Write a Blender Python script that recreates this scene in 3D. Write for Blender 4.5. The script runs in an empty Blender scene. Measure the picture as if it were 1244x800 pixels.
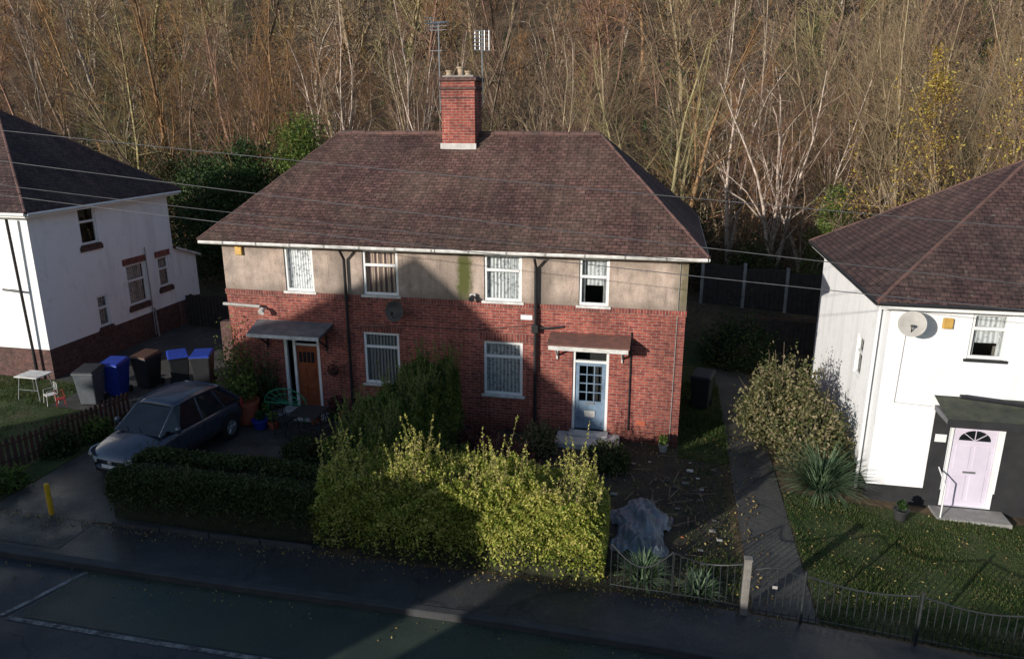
import bpy, bmesh, math, random
import numpy as np
from mathutils import Vector, Matrix
random.seed(4); R=np.random.default_rng(7)
sc=bpy.context.scene
# ------------------------------------------------------------------ helpers
def link(o,parent=None):
    sc.collection.objects.link(o)
    if parent is not None: o.parent=parent
    return o
def empty(name):
    e=bpy.data.objects.new(name,None); e.empty_display_size=.3
    return link(e)
KX=[-150,-30,-6,-3,0,4,9,12,14.5,17,22,40,150]; KXZ=[1.2,.6,.3,.15,.05,.0,-.0,-.07,-.22,-.42,-.60,-.85,-1.2]
KY=[-150,-14.6,-14.55,-7.55,-7.5,8,12,25,90,160,260]; KYZ=[0,0,-.12,-.12,0,0,1.0,2.6,25,50,62]
def gz(x,y=0.0): return np.interp(x,KX,KXZ)+np.interp(y,KY,KYZ)
def gzf(x,y=0.0): return float(gz(x,y))

def np_mesh(name,verts,faces,mat=None,parent=None,tint=None,smooth=False,obj=True):
    verts=np.asarray(verts,dtype=np.float32); faces=np.asarray(faces,dtype=np.int32)
    me=bpy.data.meshes.new(name); k=faces.shape[1]
    me.vertices.add(len(verts)); me.vertices.foreach_set('co',verts.ravel())
    me.loops.add(faces.size); me.loops.foreach_set('vertex_index',faces.ravel())
    me.polygons.add(len(faces)); me.polygons.foreach_set('loop_start',np.arange(0,faces.size,k,dtype=np.int32))
    me.update(calc_edges=True)
    if smooth: me.polygons.foreach_set('use_smooth',np.ones(len(faces),dtype=bool))
    if tint is not None:
        a=me.attributes.new('tint','FLOAT','POINT'); a.data.foreach_set('value',np.asarray(tint,dtype=np.float32))
    if mat is not None: me.materials.append(mat)
    if not obj: return me
    return link(bpy.data.objects.new(name,me),parent)

def metric_uv(me):
    uv=me.uv_layers.new(name='UVMap') if not me.uv_layers else me.uv_layers[0]
    for p in me.polygons:
        n=p.normal
        if abs(n.z)>.97: u=Vector((1,0,0)); v=Vector((0,1,0))
        else:
            u=Vector((0,0,1)).cross(n).normalized(); v=n.cross(u)
        for li in p.loop_indices:
            c=me.vertices[me.loops[li].vertex_index].co
            uv.data[li].uv=(c.dot(u),c.dot(v))
def pymesh(name,verts,faces,mats,parent=None,mi=None,smooth=False,bevel=0,subsurf=0):
    me=bpy.data.meshes.new(name); me.from_pydata([tuple(v) for v in verts],[],faces); me.update()
    if not isinstance(mats,(list,tuple)): mats=[mats]
    for m in mats: me.materials.append(m)
    if mi:
        for p,i in zip(me.polygons,mi): p.material_index=i
    metric_uv(me)
    if smooth:
        for p in me.polygons: p.use_smooth=True
    o=link(bpy.data.objects.new(name,me),parent)
    if bevel:
        b=o.modifiers.new('b','BEVEL'); b.width=bevel; b.segments=2; b.limit_method='ANGLE'
    if subsurf:
        s=o.modifiers.new('s','SUBSURF'); s.levels=subsurf; s.render_levels=subsurf
    return o
def box(name,x0,x1,y0,y1,z0,z1,mat,parent=None,bevel=0):
    if x0>x1:x0,x1=x1,x0
    if y0>y1:y0,y1=y1,y0
    v=[(x0,y0,z0),(x1,y0,z0),(x1,y1,z0),(x0,y1,z0),(x0,y0,z1),(x1,y0,z1),(x1,y1,z1),(x0,y1,z1)]
    f=[(3,2,1,0),(4,5,6,7),(0,1,5,4),(1,2,6,5),(2,3,7,6),(3,0,4,7)]
    return pymesh(name,v,f,mat,parent,bevel=bevel)
def tubes(name,segs,mat,parent=None,n=8,cap=True,smooth=True):
    """segs: list of (p0,p1,r0,r1) joined in one mesh"""
    V=[];F=[]
    for p0,p1,r0,r1 in segs:
        p0=Vector(p0);p1=Vector(p1);d=(p1-p0)
        if d.length<1e-6: continue
        d.normalize(); a=d.orthogonal().normalized(); b=d.cross(a); s=len(V)
        for k in range(n):
            t=2*math.pi*k/n; V.append(p0+(a*math.cos(t)+b*math.sin(t))*r0)
        for k in range(n):
            t=2*math.pi*k/n; V.append(p1+(a*math.cos(t)+b*math.sin(t))*r1)
        for k in range(n):
            F.append((s+k,s+(k+1)%n,s+n+(k+1)%n,s+n+k))
        if cap:
            F.append(tuple(s+k for k in reversed(range(n)))); F.append(tuple(s+n+k for k in range(n)))
    return pymesh(name,V,F,mat,parent)
def lathe(name,prof,center,mat,parent=None,n=20,smooth=True,axis=None):
    V=[];F=[];m=len(prof)
    for r,z in prof:
        for k in range(n):
            t=2*math.pi*k/n; V.append(Vector((r*math.cos(t),r*math.sin(t),z)))
    for i in range(m-1):
        for k in range(n):
            F.append((i*n+k,i*n+(k+1)%n,(i+1)*n+(k+1)%n,(i+1)*n+k))
    F.append(tuple(reversed(range(n)))); F.append(tuple((m-1)*n+k for k in range(n)))
    if axis is not None:
        q=Vector((0,0,1)).rotation_difference(Vector(axis)); V=[q@v for v in V]
    V=[v+Vector(center) for v in V]
    return pymesh(name,V,F,mat,parent,smooth=False)

# ------------------------------------------------------------------ materials
def newmat(name):
    m=bpy.data.materials.new(name); m.use_nodes=True; nt=m.node_tree
    return m,nt,nt.nodes['Principled BSDF'],nt.nodes['Material Output']
def N(nt,t,**kw):
    n=nt.nodes.new(t)
    for k,v in kw.items():
        if k in n.inputs: n.inputs[k].default_value=v
        else: setattr(n,k,v)
    return n
def ramp(nt,src,stops,interp='LINEAR'):
    r=nt.nodes.new('ShaderNodeValToRGB'); r.color_ramp.interpolation=interp
    e=r.color_ramp.elements
    while len(e)<len(stops): e.new(.5)
    for el,(p,c) in zip(e,stops):
        el.position=p; el.color=(*c,1) if len(c)==3 else c
    nt.links.new(src,r.inputs[0]); return r
def noise(nt,scale,detail=4,vec=None,rough=.55):
    n=nt.nodes.new('ShaderNodeTexNoise'); n.inputs['Scale'].default_value=scale; n.inputs['Detail'].default_value=detail
    n.inputs['Roughness'].default_value=rough
    if vec is None:
        tc=nt.nodes.new('ShaderNodeTexCoord'); vec=tc.outputs['Object']
    nt.links.new(vec,n.inputs['Vector']); return n
def mix(nt,fac,a,b,mode='MIX'):
    m=nt.nodes.new('ShaderNodeMix'); m.data_type='RGBA'; m.blend_type=mode
    for s,i in ((fac,0),(a,6),(b,7)):
        if isinstance(s,(int,float)): m.inputs[i].default_value=s
        elif isinstance(s,tuple): m.inputs[i].default_value=(*s,1)
        else: nt.links.new(s,m.inputs[i])
    return m.outputs[2]
def bump(nt,src,p,strength=.3,dist=.02):
    b=nt.nodes.new('ShaderNodeBump'); b.inputs['Strength'].default_value=strength; b.inputs['Distance'].default_value=dist
    nt.links.new(src,b.inputs['Height']); nt.links.new(b.outputs[0],p.inputs['Normal'])
def simple(name,c1,c2=None,scale=4,rough=.7,bmp=.15,bscale=None,metal=0,dist=.01,spec=.4):
    m,nt,p,o=newmat(name)
    if c2 is None: c2=tuple(x*.65 for x in c1)
    n=noise(nt,scale,6); r=ramp(nt,n.outputs[0],[(.3,c2),(.68,c1)])
    nt.links.new(r.outputs[0],p.inputs['Base Color']); p.inputs['Roughness'].default_value=rough; p.inputs['Metallic'].default_value=metal
    p.inputs['Specular IOR Level'].default_value=spec
    if bmp:
        b=noise(nt,bscale or scale*8,4); bump(nt,b.outputs[0],p,bmp,dist)
    return m
def barkmat(name,c1,c2,scale):
    m,nt,p,o=newmat(name); n=noise(nt,scale,2); r=ramp(nt,n.outputs[0],[(.3,c2),(.68,c1)])
    nt.links.new(r.outputs[0],p.inputs['Base Color']); p.inputs['Roughness'].default_value=1.0; p.inputs['Specular IOR Level'].default_value=0.0
    return m
def brickmat(name,ca,cb,mort,bw=.225,rh=.075,ms=.007,stain=(.05,.04,.035),bmp=.5,rough=.85,stamt=.5,streak=False,lichen=None,grime_and_dark_foot=False):
    m,nt,p,o=newmat(name); tc=nt.nodes.new('ShaderNodeTexCoord')
    wn=noise(nt,3.0,3,tc.outputs['UV']); 
    b=N(nt,'ShaderNodeTexBrick'); b.inputs['Scale'].default_value=1; b.inputs['Brick Width'].default_value=bw; b.inputs['Row Height'].default_value=rh
    b.inputs['Mortar Size'].default_value=ms; b.inputs['Mortar Smooth'].default_value=.3
    b.inputs['Color1'].default_value=(*ca,1); b.inputs['Color2'].default_value=(*cb,1); b.inputs['Mortar'].default_value=(*mort,1)
    vm=N(nt,'ShaderNodeVectorMath',operation='MULTIPLY_ADD'); nt.links.new(wn.outputs['Color'],vm.inputs[0]); vm.inputs[1].default_value=(.012,.012,0); nt.links.new(tc.outputs['UV'],vm.inputs[2])
    nt.links.new(vm.outputs[0],b.inputs['Vector'])
    n1=noise(nt,.7,6); n2=noise(nt,9,3)
    r1=ramp(nt,n1.outputs[0],[(.42,(0,0,0)),(.72,(stamt,)*3)])
    c=mix(nt,r1.outputs[0],b.outputs['Color'],stain)
    if streak:
        mp=N(nt,'ShaderNodeMapping'); mp.inputs['Scale'].default_value=(2.5,.35,1); nt.links.new(tc.outputs['UV'],mp.inputs[0])
        n3=noise(nt,1.0,6,mp.outputs[0],.65); r3=ramp(nt,n3.outputs[0],[(.3,(.62,.62,.64)),(.7,(1.3,1.27,1.22))]); c=mix(nt,1.0,c,r3.outputs[0],'MULTIPLY')
        n5=noise(nt,.35,3); r5=ramp(nt,n5.outputs[0],[(.35,(.76,.77,.8)),(.65,(1.18,1.15,1.12))]); c=mix(nt,1.0,c,r5.outputs[0],'MULTIPLY')
    if grime_and_dark_foot:
        mp=N(nt,'ShaderNodeMapping'); mp.inputs['Scale'].default_value=(1.8,.5,1); nt.links.new(tc.outputs['UV'],mp.inputs[0])
        n3=noise(nt,1.0,7,mp.outputs[0],.65); r3=ramp(nt,n3.outputs[0],[(.35,(.72,.70,.70)),(.62,(1.12,1.1,1.08))]); c=mix(nt,1.0,c,r3.outputs[0],'MULTIPLY')
        sx=N(nt,'ShaderNodeSeparateXYZ'); nt.links.new(tc.outputs['Object'],sx.inputs[0]); rz_=ramp(nt,sx.outputs[2],[(0,(.55,.56,.52)),(.55,(1,1,1))]); c=mix(nt,1.0,c,rz_.outputs[0],'MULTIPLY')  # multiplies the colour darker towards the foot of the wall
    r2=ramp(nt,n2.outputs[0],[(.3,(.62,.62,.62)),(.7,(1.3,1.25,1.2))])
    c=mix(nt,1.0,c,r2.outputs[0],'MULTIPLY')
    if lichen:
        n4=noise(nt,5,8,None,.75); r4=ramp(nt,n4.outputs[0],[(.60,(0,0,0)),(.68,(.7,)*3)]); c=mix(nt,r4.outputs[0],c,lichen)
    nt.links.new(c,p.inputs['Base Color']); p.inputs['Roughness'].default_value=rough
    inv=N(nt,'ShaderNodeMath',operation='SUBTRACT'); inv.inputs[0].default_value=1; nt.links.new(b.outputs['Fac'],inv.inputs[1])
    ad=N(nt,'ShaderNodeMath',operation='ADD'); nt.links.new(inv.outputs[0],ad.inputs[0]); nt.links.new(n2.outputs[0],ad.inputs[1])
    bump(nt,ad.outputs[0],p,bmp,.012); p.inputs['Specular IOR Level'].default_value=.25
    return m
BRICK=brickmat('red_brick',(.37,.100,.072),(.22,.052,.046),(.34,.26,.23),stamt=.35,grime_and_dark_foot=True)
BRICKDK=brickmat('dark_plinth_brick',(.13,.06,.055),(.085,.045,.04),(.14,.12,.11))
SOLDIER=brickmat('soldier_brick',(.31,.082,.063),(.19,.046,.042),(.29,.22,.19),bw=.075,rh=.225,ms=.008)
TILE=brickmat('roof_tiles',(.155,.088,.079),(.090,.050,.046),(.022,.016,.016),bw=.19,rh=.12,ms=.009,stain=(.08,.07,.056),bmp=.8,stamt=.55,streak=True,lichen=(.21,.18,.14))
TILE2=brickmat('roof_tiles_dark',(.115,.070,.066),(.072,.043,.043),(.022,.016,.016),bw=.19,rh=.12,ms=.009,stain=(.055,.048,.045),bmp=.8,stamt=.5,streak=True,lichen=(.14,.13,.11))
RIDGE=simple('ridge_tile_clay',(.16,.082,.068),(.07,.048,.045),3,.85,.3)
CANTILE=simple('canopy_clay_tile',(.20,.09,.07),(.10,.06,.05),5,.85,.3)
def render_mat():
    m,nt,p,o=newmat('roughcast_render'); tc=nt.nodes.new('ShaderNodeTexCoord')
    mp=N(nt,'ShaderNodeMapping'); mp.inputs['Scale'].default_value=(3.2,3.2,.5); nt.links.new(tc.outputs['Object'],mp.inputs[0])
    n=noise(nt,1.2,8,mp.outputs[0],.68); n2=noise(nt,30,4); n3=noise(nt,1.6,7,None,.65)
    r=ramp(nt,n.outputs[0],[(.28,(.21,.17,.145)),(.45,(.43,.345,.29)),(.75,(.57,.475,.41))])
    r3=ramp(nt,n3.outputs[0],[(.36,(.60,.59,.58)),(.6,(1.08,1.04,1.02))])
    c=mix(nt,1.0,r.outputs[0],r3.outputs[0],'MULTIPLY')
    n6=noise(nt,38,3); r6=ramp(nt,n6.outputs[0],[(.35,(.78,.78,.78)),(.65,(1.15,1.15,1.15))]); c=mix(nt,1.0,c,r6.outputs[0],'MULTIPLY')
    sx=N(nt,'ShaderNodeSeparateXYZ'); nt.links.new(tc.outputs['Object'],sx.inputs[0])
    # edge-warped stain bands under leaks
    nw=noise(nt,4.5,5,None,.7); wx=N(nt,'ShaderNodeMath',operation='MULTIPLY_ADD'); nt.links.new(nw.outputs[0],wx.inputs[0]); wx.inputs[1].default_value=.34; nt.links.new(sx.outputs[0],wx.inputs[2])
    def band(cx,w,gain=3.0,src=None,ragged=False):
        a=N(nt,'ShaderNodeMath',operation='SUBTRACT'); nt.links.new(wx.outputs[0] if ragged else sx.outputs[0],a.inputs[0]); a.inputs[1].default_value=cx+(.17 if ragged else 0)
        b=N(nt,'ShaderNodeMath',operation='ABSOLUTE'); nt.links.new(a.outputs[0],b.inputs[0])
        d=N(nt,'ShaderNodeMath',operation='DIVIDE'); nt.links.new(b.outputs[0],d.inputs[0]); d.inputs[1].default_value=w
        e=N(nt,'ShaderNodeMath',operation='SUBTRACT',use_clamp=True); e.inputs[0].default_value=1; nt.links.new(d.outputs[0],e.inputs[1])
        f=N(nt,'ShaderNodeMath',operation='MULTIPLY',use_clamp=True); nt.links.new(e.outputs[0],f.inputs[0])
        g=N(nt,'ShaderNodeMath',operation='MULTIPLY'); nt.links.new((src or n3).outputs[0],g.inputs[0]); g.inputs[1].default_value=gain
        nt.links.new(g.outputs[0],f.inputs[1]); return f.outputs[0]
    c=mix(nt,band(6.4,.9,.9),c,(.14,.11,.09)); c=mix(nt,band(6.74,.24,3.6,n,True),c,(.080,.085,.022)); 
    c=mix(nt,band(12.2,.3,2.2,None,True),c,(.14,.12,.07)); c=mix(nt,band(3.4,.35,1.6),c,(.15,.12,.10)); c=mix(nt,band(8.75,.35,1.6),c,(.15,.12,.10))
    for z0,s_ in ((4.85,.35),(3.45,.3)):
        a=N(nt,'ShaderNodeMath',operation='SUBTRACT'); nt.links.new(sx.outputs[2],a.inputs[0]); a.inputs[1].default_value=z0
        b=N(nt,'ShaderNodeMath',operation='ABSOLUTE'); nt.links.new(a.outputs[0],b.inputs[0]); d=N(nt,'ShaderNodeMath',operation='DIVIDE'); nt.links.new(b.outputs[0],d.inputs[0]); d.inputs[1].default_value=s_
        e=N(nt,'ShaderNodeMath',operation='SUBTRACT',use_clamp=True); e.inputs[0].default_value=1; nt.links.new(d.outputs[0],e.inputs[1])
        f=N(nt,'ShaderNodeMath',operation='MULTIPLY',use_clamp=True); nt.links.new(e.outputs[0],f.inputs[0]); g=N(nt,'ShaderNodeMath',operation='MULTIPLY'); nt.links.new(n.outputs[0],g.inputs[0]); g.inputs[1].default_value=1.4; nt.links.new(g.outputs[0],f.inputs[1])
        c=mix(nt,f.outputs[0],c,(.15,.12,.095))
    nt.links.new(c,p.inputs['Base Color']); p.inputs['Roughness'].default_value=.95
    bump(nt,n2.outputs[0],p,.6,.02); return m
RENDER=render_mat()
def whitewall(name,base=(.85,.85,.86)):
    m,nt,p,o=newmat(name); tc=nt.nodes.new('ShaderNodeTexCoord')
    mp=N(nt,'ShaderNodeMapping'); mp.inputs['Scale'].default_value=(2,2,.3); nt.links.new(tc.outputs['Object'],mp.inputs[0])
    n=noise(nt,1.0,8,mp.outputs[0],.6); r=ramp(nt,n.outputs[0],[(.25,tuple(x*.8 for x in base)),(.5,base)])
    n4=noise(nt,2.6,8,None,.7); r4=ramp(nt,n4.outputs[0],[(.3,(.86,.85,.83)),(.45,(1,1,1))])
    nt.links.new(mix(nt,1.0,r.outputs[0],r4.outputs[0],'MULTIPLY'),p.inputs['Base Color']); p.inputs['Roughness'].default_value=.9
    n2=noise(nt,22,4); bump(nt,n2.outputs[0],p,.5,.02); return m
WHITE=whitewall('white_painted_render')
UPVC=simple('white_upvc',(.80,.80,.80),(.70,.70,.69),3,.4,0)
OLDWHITE=simple('weathered_white_paint',(.74,.73,.71),(.42,.40,.37),5,.6,.2)
BLACKP=simple('black_pipe_paint',(.025,.025,.028),(.015,.015,.016),4,.45,0)
BLACKW=simple('black_paint_and_dark_interior',(.03,.03,.032),(.018,.018,.02),3,.7,.3)
GREYSLAB=simple('concrete',(.34,.33,.31),(.20,.19,.18),3,.9,.3)
KERBM=simple('kerb_stone_dirty',(.062,.062,.063),(.035,.035,.036),2,.8,.3)
STEPM=simple('painted_step',(.62,.60,.58),(.38,.36,.34),4,.8,.3)
LEAD=simple('lead_felt',(.16,.16,.17),(.09,.09,.10),4,.7,.2)
WIREM=simple('wire_sheath',(.10,.10,.11),(.06,.06,.065),4,.6,0)
WOODBR=simple('brown_door_wood',(.28,.08,.035),(.17,.045,.02),8,.4,.1)
FENCEW=simple('brown_fence_wood',(.12,.055,.04),(.06,.032,.025),6,.85,.4)
FENCEDK=simple('dark_fence_wood',(.055,.046,.04),(.03,.026,.024),5,.9,.4)
POSTW=simple('weathered_post',(.24,.225,.20),(.14,.13,.12),6,.9,.4)
BLUEDOOR=simple('faded_blue_door',(.20,.28,.38),(.11,.16,.22),5,.6,.2)
LILAC=simple('lilac_door_paint',(.66,.60,.70),(.60,.54,.64),3,.4,0)
METBLK=simple('black_iron',(.028,.032,.034),(.016,.018,.02),9,.55,.1)
ALU=simple('aluminium',(.55,.56,.58),(.40,.41,.43),5,.4,0,metal=.8)
DISHG=simple('dish_grey',(.42,.40,.37),(.30,.28,.26),4,.6,0)
DISHD=simple('dish_dark',(.03,.03,.033),None,4,.5,0)
YELLOW=simple('yellow_paint',(.78,.44,.02),(.6,.32,.02),6,.5,.1)
TERRA=simple('terracotta',(.48,.12,.06),(.32,.08,.045),5,.8,.2)
POTY=simple('chimney_pot_clay',(.42,.32,.22),(.26,.2,.15),5,.8,.2)
BINBLK=simple('bin_dark_plastic',(.028,.03,.034),(.02,.021,.024),5,.5,.05)
BINGRY=simple('bin_grey_plastic',(.10,.11,.125),(.07,.08,.09),5,.5,.05)
BINBLU=simple('bin_blue_plastic',(.02,.05,.34),(.015,.035,.22),5,.45,.05)
BINBRN=simple('bin_brown_plastic',(.09,.045,.03),(.07,.035,.022),5,.5,.05)
GREENMET=simple('green_painted_metal',(.03,.24,.12),(.02,.15,.08),5,.5,0)
REDP=simple('red_plastic',(.4,.03,.03),None,4,.5,0)
RUBBER=simple('rubber',(.018,.018,.018),None,6,.8,.1)
NOTE=simple('alarm_box_yellow',(.62,.38,.10),None,4,.5,0)
TARP=simple('grey_tarpaulin',(.24,.27,.30),(.09,.11,.13),2.2,.45,.5,7,dist=.06)
PLASTER=simple('interior_wall',(.25,.23,.2),None,2,.9,0)
def glassmat(name,tintc=(1,1,1)):
    m,nt,p,o=newmat(name); nt.nodes.remove(p)
    t=N(nt,'ShaderNodeBsdfTransparent'); t.inputs[0].default_value=(.88*tintc[0],.9*tintc[1],.9*tintc[2],1)
    g=N(nt,'ShaderNodeBsdfGlossy'); g.inputs['Roughness'].default_value=.03; g.inputs[0].default_value=(.9,.9,.9,1)
    nn=noise(nt,1.5,2); bb=N(nt,'ShaderNodeBump'); bb.inputs['Strength'].default_value=.05; nt.links.new(nn.outputs[0],bb.inputs['Height']); nt.links.new(bb.outputs[0],g.inputs['Normal'])
    f=N(nt,'ShaderNodeLayerWeight'); f.inputs[0].default_value=.25
    mx=N(nt,'ShaderNodeMixShader'); nt.links.new(f.outputs['Fresnel'],mx.inputs[0]); nt.links.new(t.outputs[0],mx.inputs[1]); nt.links.new(g.outputs[0],mx.inputs[2])
    nt.links.new(mx.outputs[0],o.inputs[0]); return m
GLASS=glassmat('window_glass'); 
m,nt,p,o=newmat('car_glass'); p.inputs['Base Color'].default_value=(.012,.014,.018,1); p.inputs['Roughness'].default_value=.06; p.inputs['Specular IOR Level'].default_value=.6
n=noise(nt,2,2); r=ramp(nt,n.outputs[0],[(.3,(.008,.01,.012)),(.7,(.022,.026,.032))]); nt.links.new(r.outputs[0],p.inputs['Base Color']); CARGLASS=m
m,nt,p,o=newmat('car_paint'); n=noise(nt,6,5); r=ramp(nt,n.outputs[0],[(.3,(.05,.062,.095)),(.7,(.075,.09,.125))]); nt.links.new(r.outputs[0],p.inputs['Base Color'])
p.inputs['Metallic'].default_value=.45; p.inputs['Roughness'].default_value=.36; p.inputs['Coat Weight'].default_value=.6; p.inputs['Coat Roughness'].default_value=.08; CARPAINT=m
def curtain(name,ca,cb,scale,dirn='X',extra=False):
    m,nt,p,o=newmat(name); tc=nt.nodes.new('ShaderNodeTexCoord')
    w=N(nt,'ShaderNodeTexWave'); w.bands_direction=dirn; w.inputs['Scale'].default_value=scale; w.inputs['Distortion'].default_value=1.2; w.inputs['Detail'].default_value=3
    nt.links.new(tc.outputs['UV'],w.inputs['Vector']); r=ramp(nt,w.outputs['Fac'],[(.15,cb),(.8,ca)]); col=r.outputs[0]
    if extra:
        v=N(nt,'ShaderNodeTexVoronoi'); v.inputs['Scale'].default_value=11; nt.links.new(tc.outputs['UV'],v.inputs['Vector'])
        r2=ramp(nt,v.outputs['Distance'],[(.2,(.55,.55,.56)),(.5,(1,1,1))]); col=mix(nt,1.0,col,r2.outputs[0],'MULTIPLY')
    nt.links.new(col,p.inputs['Base Color']); p.inputs['Roughness'].default_value=.9; return m
NET=curtain('net_curtain',(.72,.73,.73),(.40,.41,.42),3.2,'X',True)
STRIPE=curtain('striped_curtain',(.62,.48,.38),(.16,.11,.11),2.2)
VBLIND=curtain('vertical_blind',(.46,.46,.44),(.10,.10,.11),3.4)
BLIND=curtain('white_panel_blind',(.85,.85,.85),(.80,.80,.81),2.0,'Y',True)
def leafmat(name,stops,trans=.3,rough=.55):
    m,nt,p,o=newmat(name); a=N(nt,'ShaderNodeAttribute'); a.attribute_name='tint'
    n=noise(nt,1.6,3); ad=N(nt,'ShaderNodeMath',operation='MULTIPLY_ADD'); nt.links.new(n.outputs[0],ad.inputs[0]); ad.inputs[1].default_value=.9; 
    sb=N(nt,'ShaderNodeMath',operation='SUBTRACT'); nt.links.new(a.outputs['Fac'],sb.inputs[0]); sb.inputs[1].default_value=.45; nt.links.new(sb.outputs[0],ad.inputs[2])
    r=ramp(nt,ad.outputs[0],stops); nt.links.new(r.outputs[0],p.inputs['Base Color']); p.inputs['Roughness'].default_value=rough; p.inputs['Specular IOR Level'].default_value=.25
    t=N(nt,'ShaderNodeBsdfTranslucent'); nt.links.new(r.outputs[0],t.inputs[0]); mx=N(nt,'ShaderNodeMixShader'); mx.inputs[0].default_value=trans
    nt.links.new(p.outputs[0],mx.inputs[1]); nt.links.new(t.outputs[0],mx.inputs[2]); nt.links.new(mx.outputs[0],o.inputs[0]); return m
L_HEDGE=leafmat('dark_privet_leaves',[(.15,(.024,.040,.012)),(.5,(.055,.085,.022)),(.85,(.11,.125,.045))])
L_GOLD=leafmat('golden_privet_leaves',[(.0,(.08,.13,.018)),(.35,(.25,.31,.045)),(.7,(.50,.50,.11)),(1,(.62,.54,.18))],.4)
L_MID=leafmat('green_hedge_leaves',[(.1,(.035,.07,.014)),(.5,(.095,.155,.03)),(.9,(.21,.26,.06))],.35)
L_EVER=leafmat('evergreen_leaves',[(.1,(.012,.028,.009)),(.5,(.028,.062,.016)),(.9,(.065,.115,.03))],.2)
L_VARI=leafmat('variegated_leaves',[(.1,(.05,.07,.02)),(.5,(.15,.15,.06)),(.9,(.32,.26,.15))])
L_RED=leafmat('red_heather_leaves',[(.1,(.05,.022,.022)),(.5,(.14,.045,.05)),(.9,(.20,.09,.07))])
L_YEL=leafmat('yellow_autumn_leaves',[(.1,(.28,.18,.03)),(.6,(.5,.36,.06)),(1,(.55,.46,.12))],.4)
L_BRAM=leafmat('bramble_leaves',[(.1,(.02,.026,.010)),(.5,(.05,.060,.022)),(.9,(.11,.085,.045))])
L_GRASS=leafmat('grass_blades',[(.1,(.028,.052,.012)),(.5,(.055,.098,.022)),(.8,(.10,.13,.04)),(1,(.17,.15,.07))],.3)
L_YUCCA=leafmat('spiky_leaves',[(.1,(.05,.09,.045)),(.5,(.11,.17,.09)),(.9,(.20,.27,.16))],.2)
L_LITTER=leafmat('litter_leaves',[(.1,(.10,.05,.02)),(.5,(.24,.17,.05)),(.9,(.36,.29,.11))],.1)
L_RUSS=leafmat('russet_autumn_leaves',[(.1,(.15,.07,.025)),(.5,(.30,.17,.06)),(1,(.44,.30,.09))],.35)
CORE=simple('shrub_dark_core',(.03,.032,.015),(.014,.016,.008),9,.95,.5)  # dark solid filling, keeps the foliage from being see-through
BARK_T=[barkmat('bark_tan',(.38,.30,.20),(.20,.155,.10),3),
        barkmat('bark_brown',(.25,.185,.135),(.125,.092,.07),3),
        barkmat('bark_reddish',(.32,.20,.145),(.16,.10,.075),3),
        barkmat('bark_olive',(.35,.30,.165),(.18,.155,.085),3),
        barkmat('bark_russet',(.36,.22,.12),(.19,.12,.07),3),
        barkmat('bark_pale',(.52,.44,.35),(.29,.24,.19),3)]
TWIG_T=[barkmat('twigs_tan',(.31,.235,.145),(.16,.12,.075),.6),
        barkmat('twigs_brown',(.18,.13,.095),(.095,.068,.052),.6),
        barkmat('twigs_reddish',(.26,.15,.105),(.135,.078,.06),.6),
        barkmat('twigs_olive',(.30,.25,.12),(.16,.135,.065),.6),
        barkmat('twigs_russet',(.32,.18,.08),(.17,.10,.05),.6),
        barkmat('twigs_purple_brown',(.23,.155,.125),(.125,.085,.07),.6)]
BIRCH=barkmat('birch_bark',(.62,.51,.43),(.33,.26,.215),2.5)
# ------------------------------------------------------------------ ground sheets
def sheet(name,x0,x1,y0,y1,off,mat,nx=1,ny=1,jitter=0,parent=None):
    xs=sorted(set([x0,x1]+[k for k in KX if x0<k<x1]+list(np.linspace(x0,x1,nx+1))))
    ys=sorted(set([y0,y1]+[k for k in KY if y0<k<y1]+list(np.linspace(y0,y1,ny+1))))
    V=[(x,y,gzf(x,y)+off) for y in ys for x in xs]; n=len(xs)
    F=[(j*n+i,j*n+i+1,(j+1)*n+i+1,(j+1)*n+i) for j in range(len(ys)-1) for i in range(n-1)]
    return pymesh(name,V,F,mat,parent)
def groundmat(name,stops,s1=1.5,s2=18,rough=.95,bmp=.5,dist=.03,wet=False,lo=.55,hi=1.4,cracks=False):
    m,nt,p,o=newmat(name); a=noise(nt,s1,8,None,.65); b=noise(nt,s2,5)
    r=ramp(nt,a.outputs[0],stops); r2=ramp(nt,b.outputs[0],[(.3,(lo,)*3),(.7,(hi,hi*.97,hi*.93))])
    col=mix(nt,1.0,r.outputs[0],r2.outputs[0],'MULTIPLY')
    if cracks:
        tc=nt.nodes.new('ShaderNodeTexCoord'); wn=noise(nt,1.2,5); vm=N(nt,'ShaderNodeVectorMath',operation='MULTIPLY_ADD'); nt.links.new(wn.outputs['Color'],vm.inputs[0]); vm.inputs[1].default_value=(.9,.9,0); nt.links.new(tc.outputs['Object'],vm.inputs[2])
        v=N(nt,'ShaderNodeTexVoronoi',feature='DISTANCE_TO_EDGE'); v.inputs['Scale'].default_value=.3; nt.links.new(vm.outputs[0],v.inputs['Vector'])
        rc=ramp(nt,v.outputs['Distance'],[(.002,(.62,.62,.62)),(.007,(1,1,1))]); col=mix(nt,1.0,col,rc.outputs[0],'MULTIPLY')
    nt.links.new(col,p.inputs['Base Color']); p.inputs['Roughness'].default_value=rough
    if wet:
        c=noise(nt,.45,5,None,.6); r3=ramp(nt,c.outputs[0],[(.4,(.28,)*3),(.62,(rough,)*3)]); nt.links.new(r3.outputs[0],p.inputs['Roughness'])
    bump(nt,b.outputs[0],p,bmp,dist); p.inputs['Specular IOR Level'].default_value=.3; return m
SOIL=groundmat('leaf_litter_soil',[(.3,(.05,.036,.024)),(.5,(.10,.072,.043)),(.7,(.16,.115,.065))],.35,7)
DIRT=groundmat('garden_dirt',[(.3,(.022,.020,.018)),(.5,(.048,.042,.034)),(.62,(.05,.056,.028)),(.74,(.13,.105,.075))],1.3)
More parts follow.
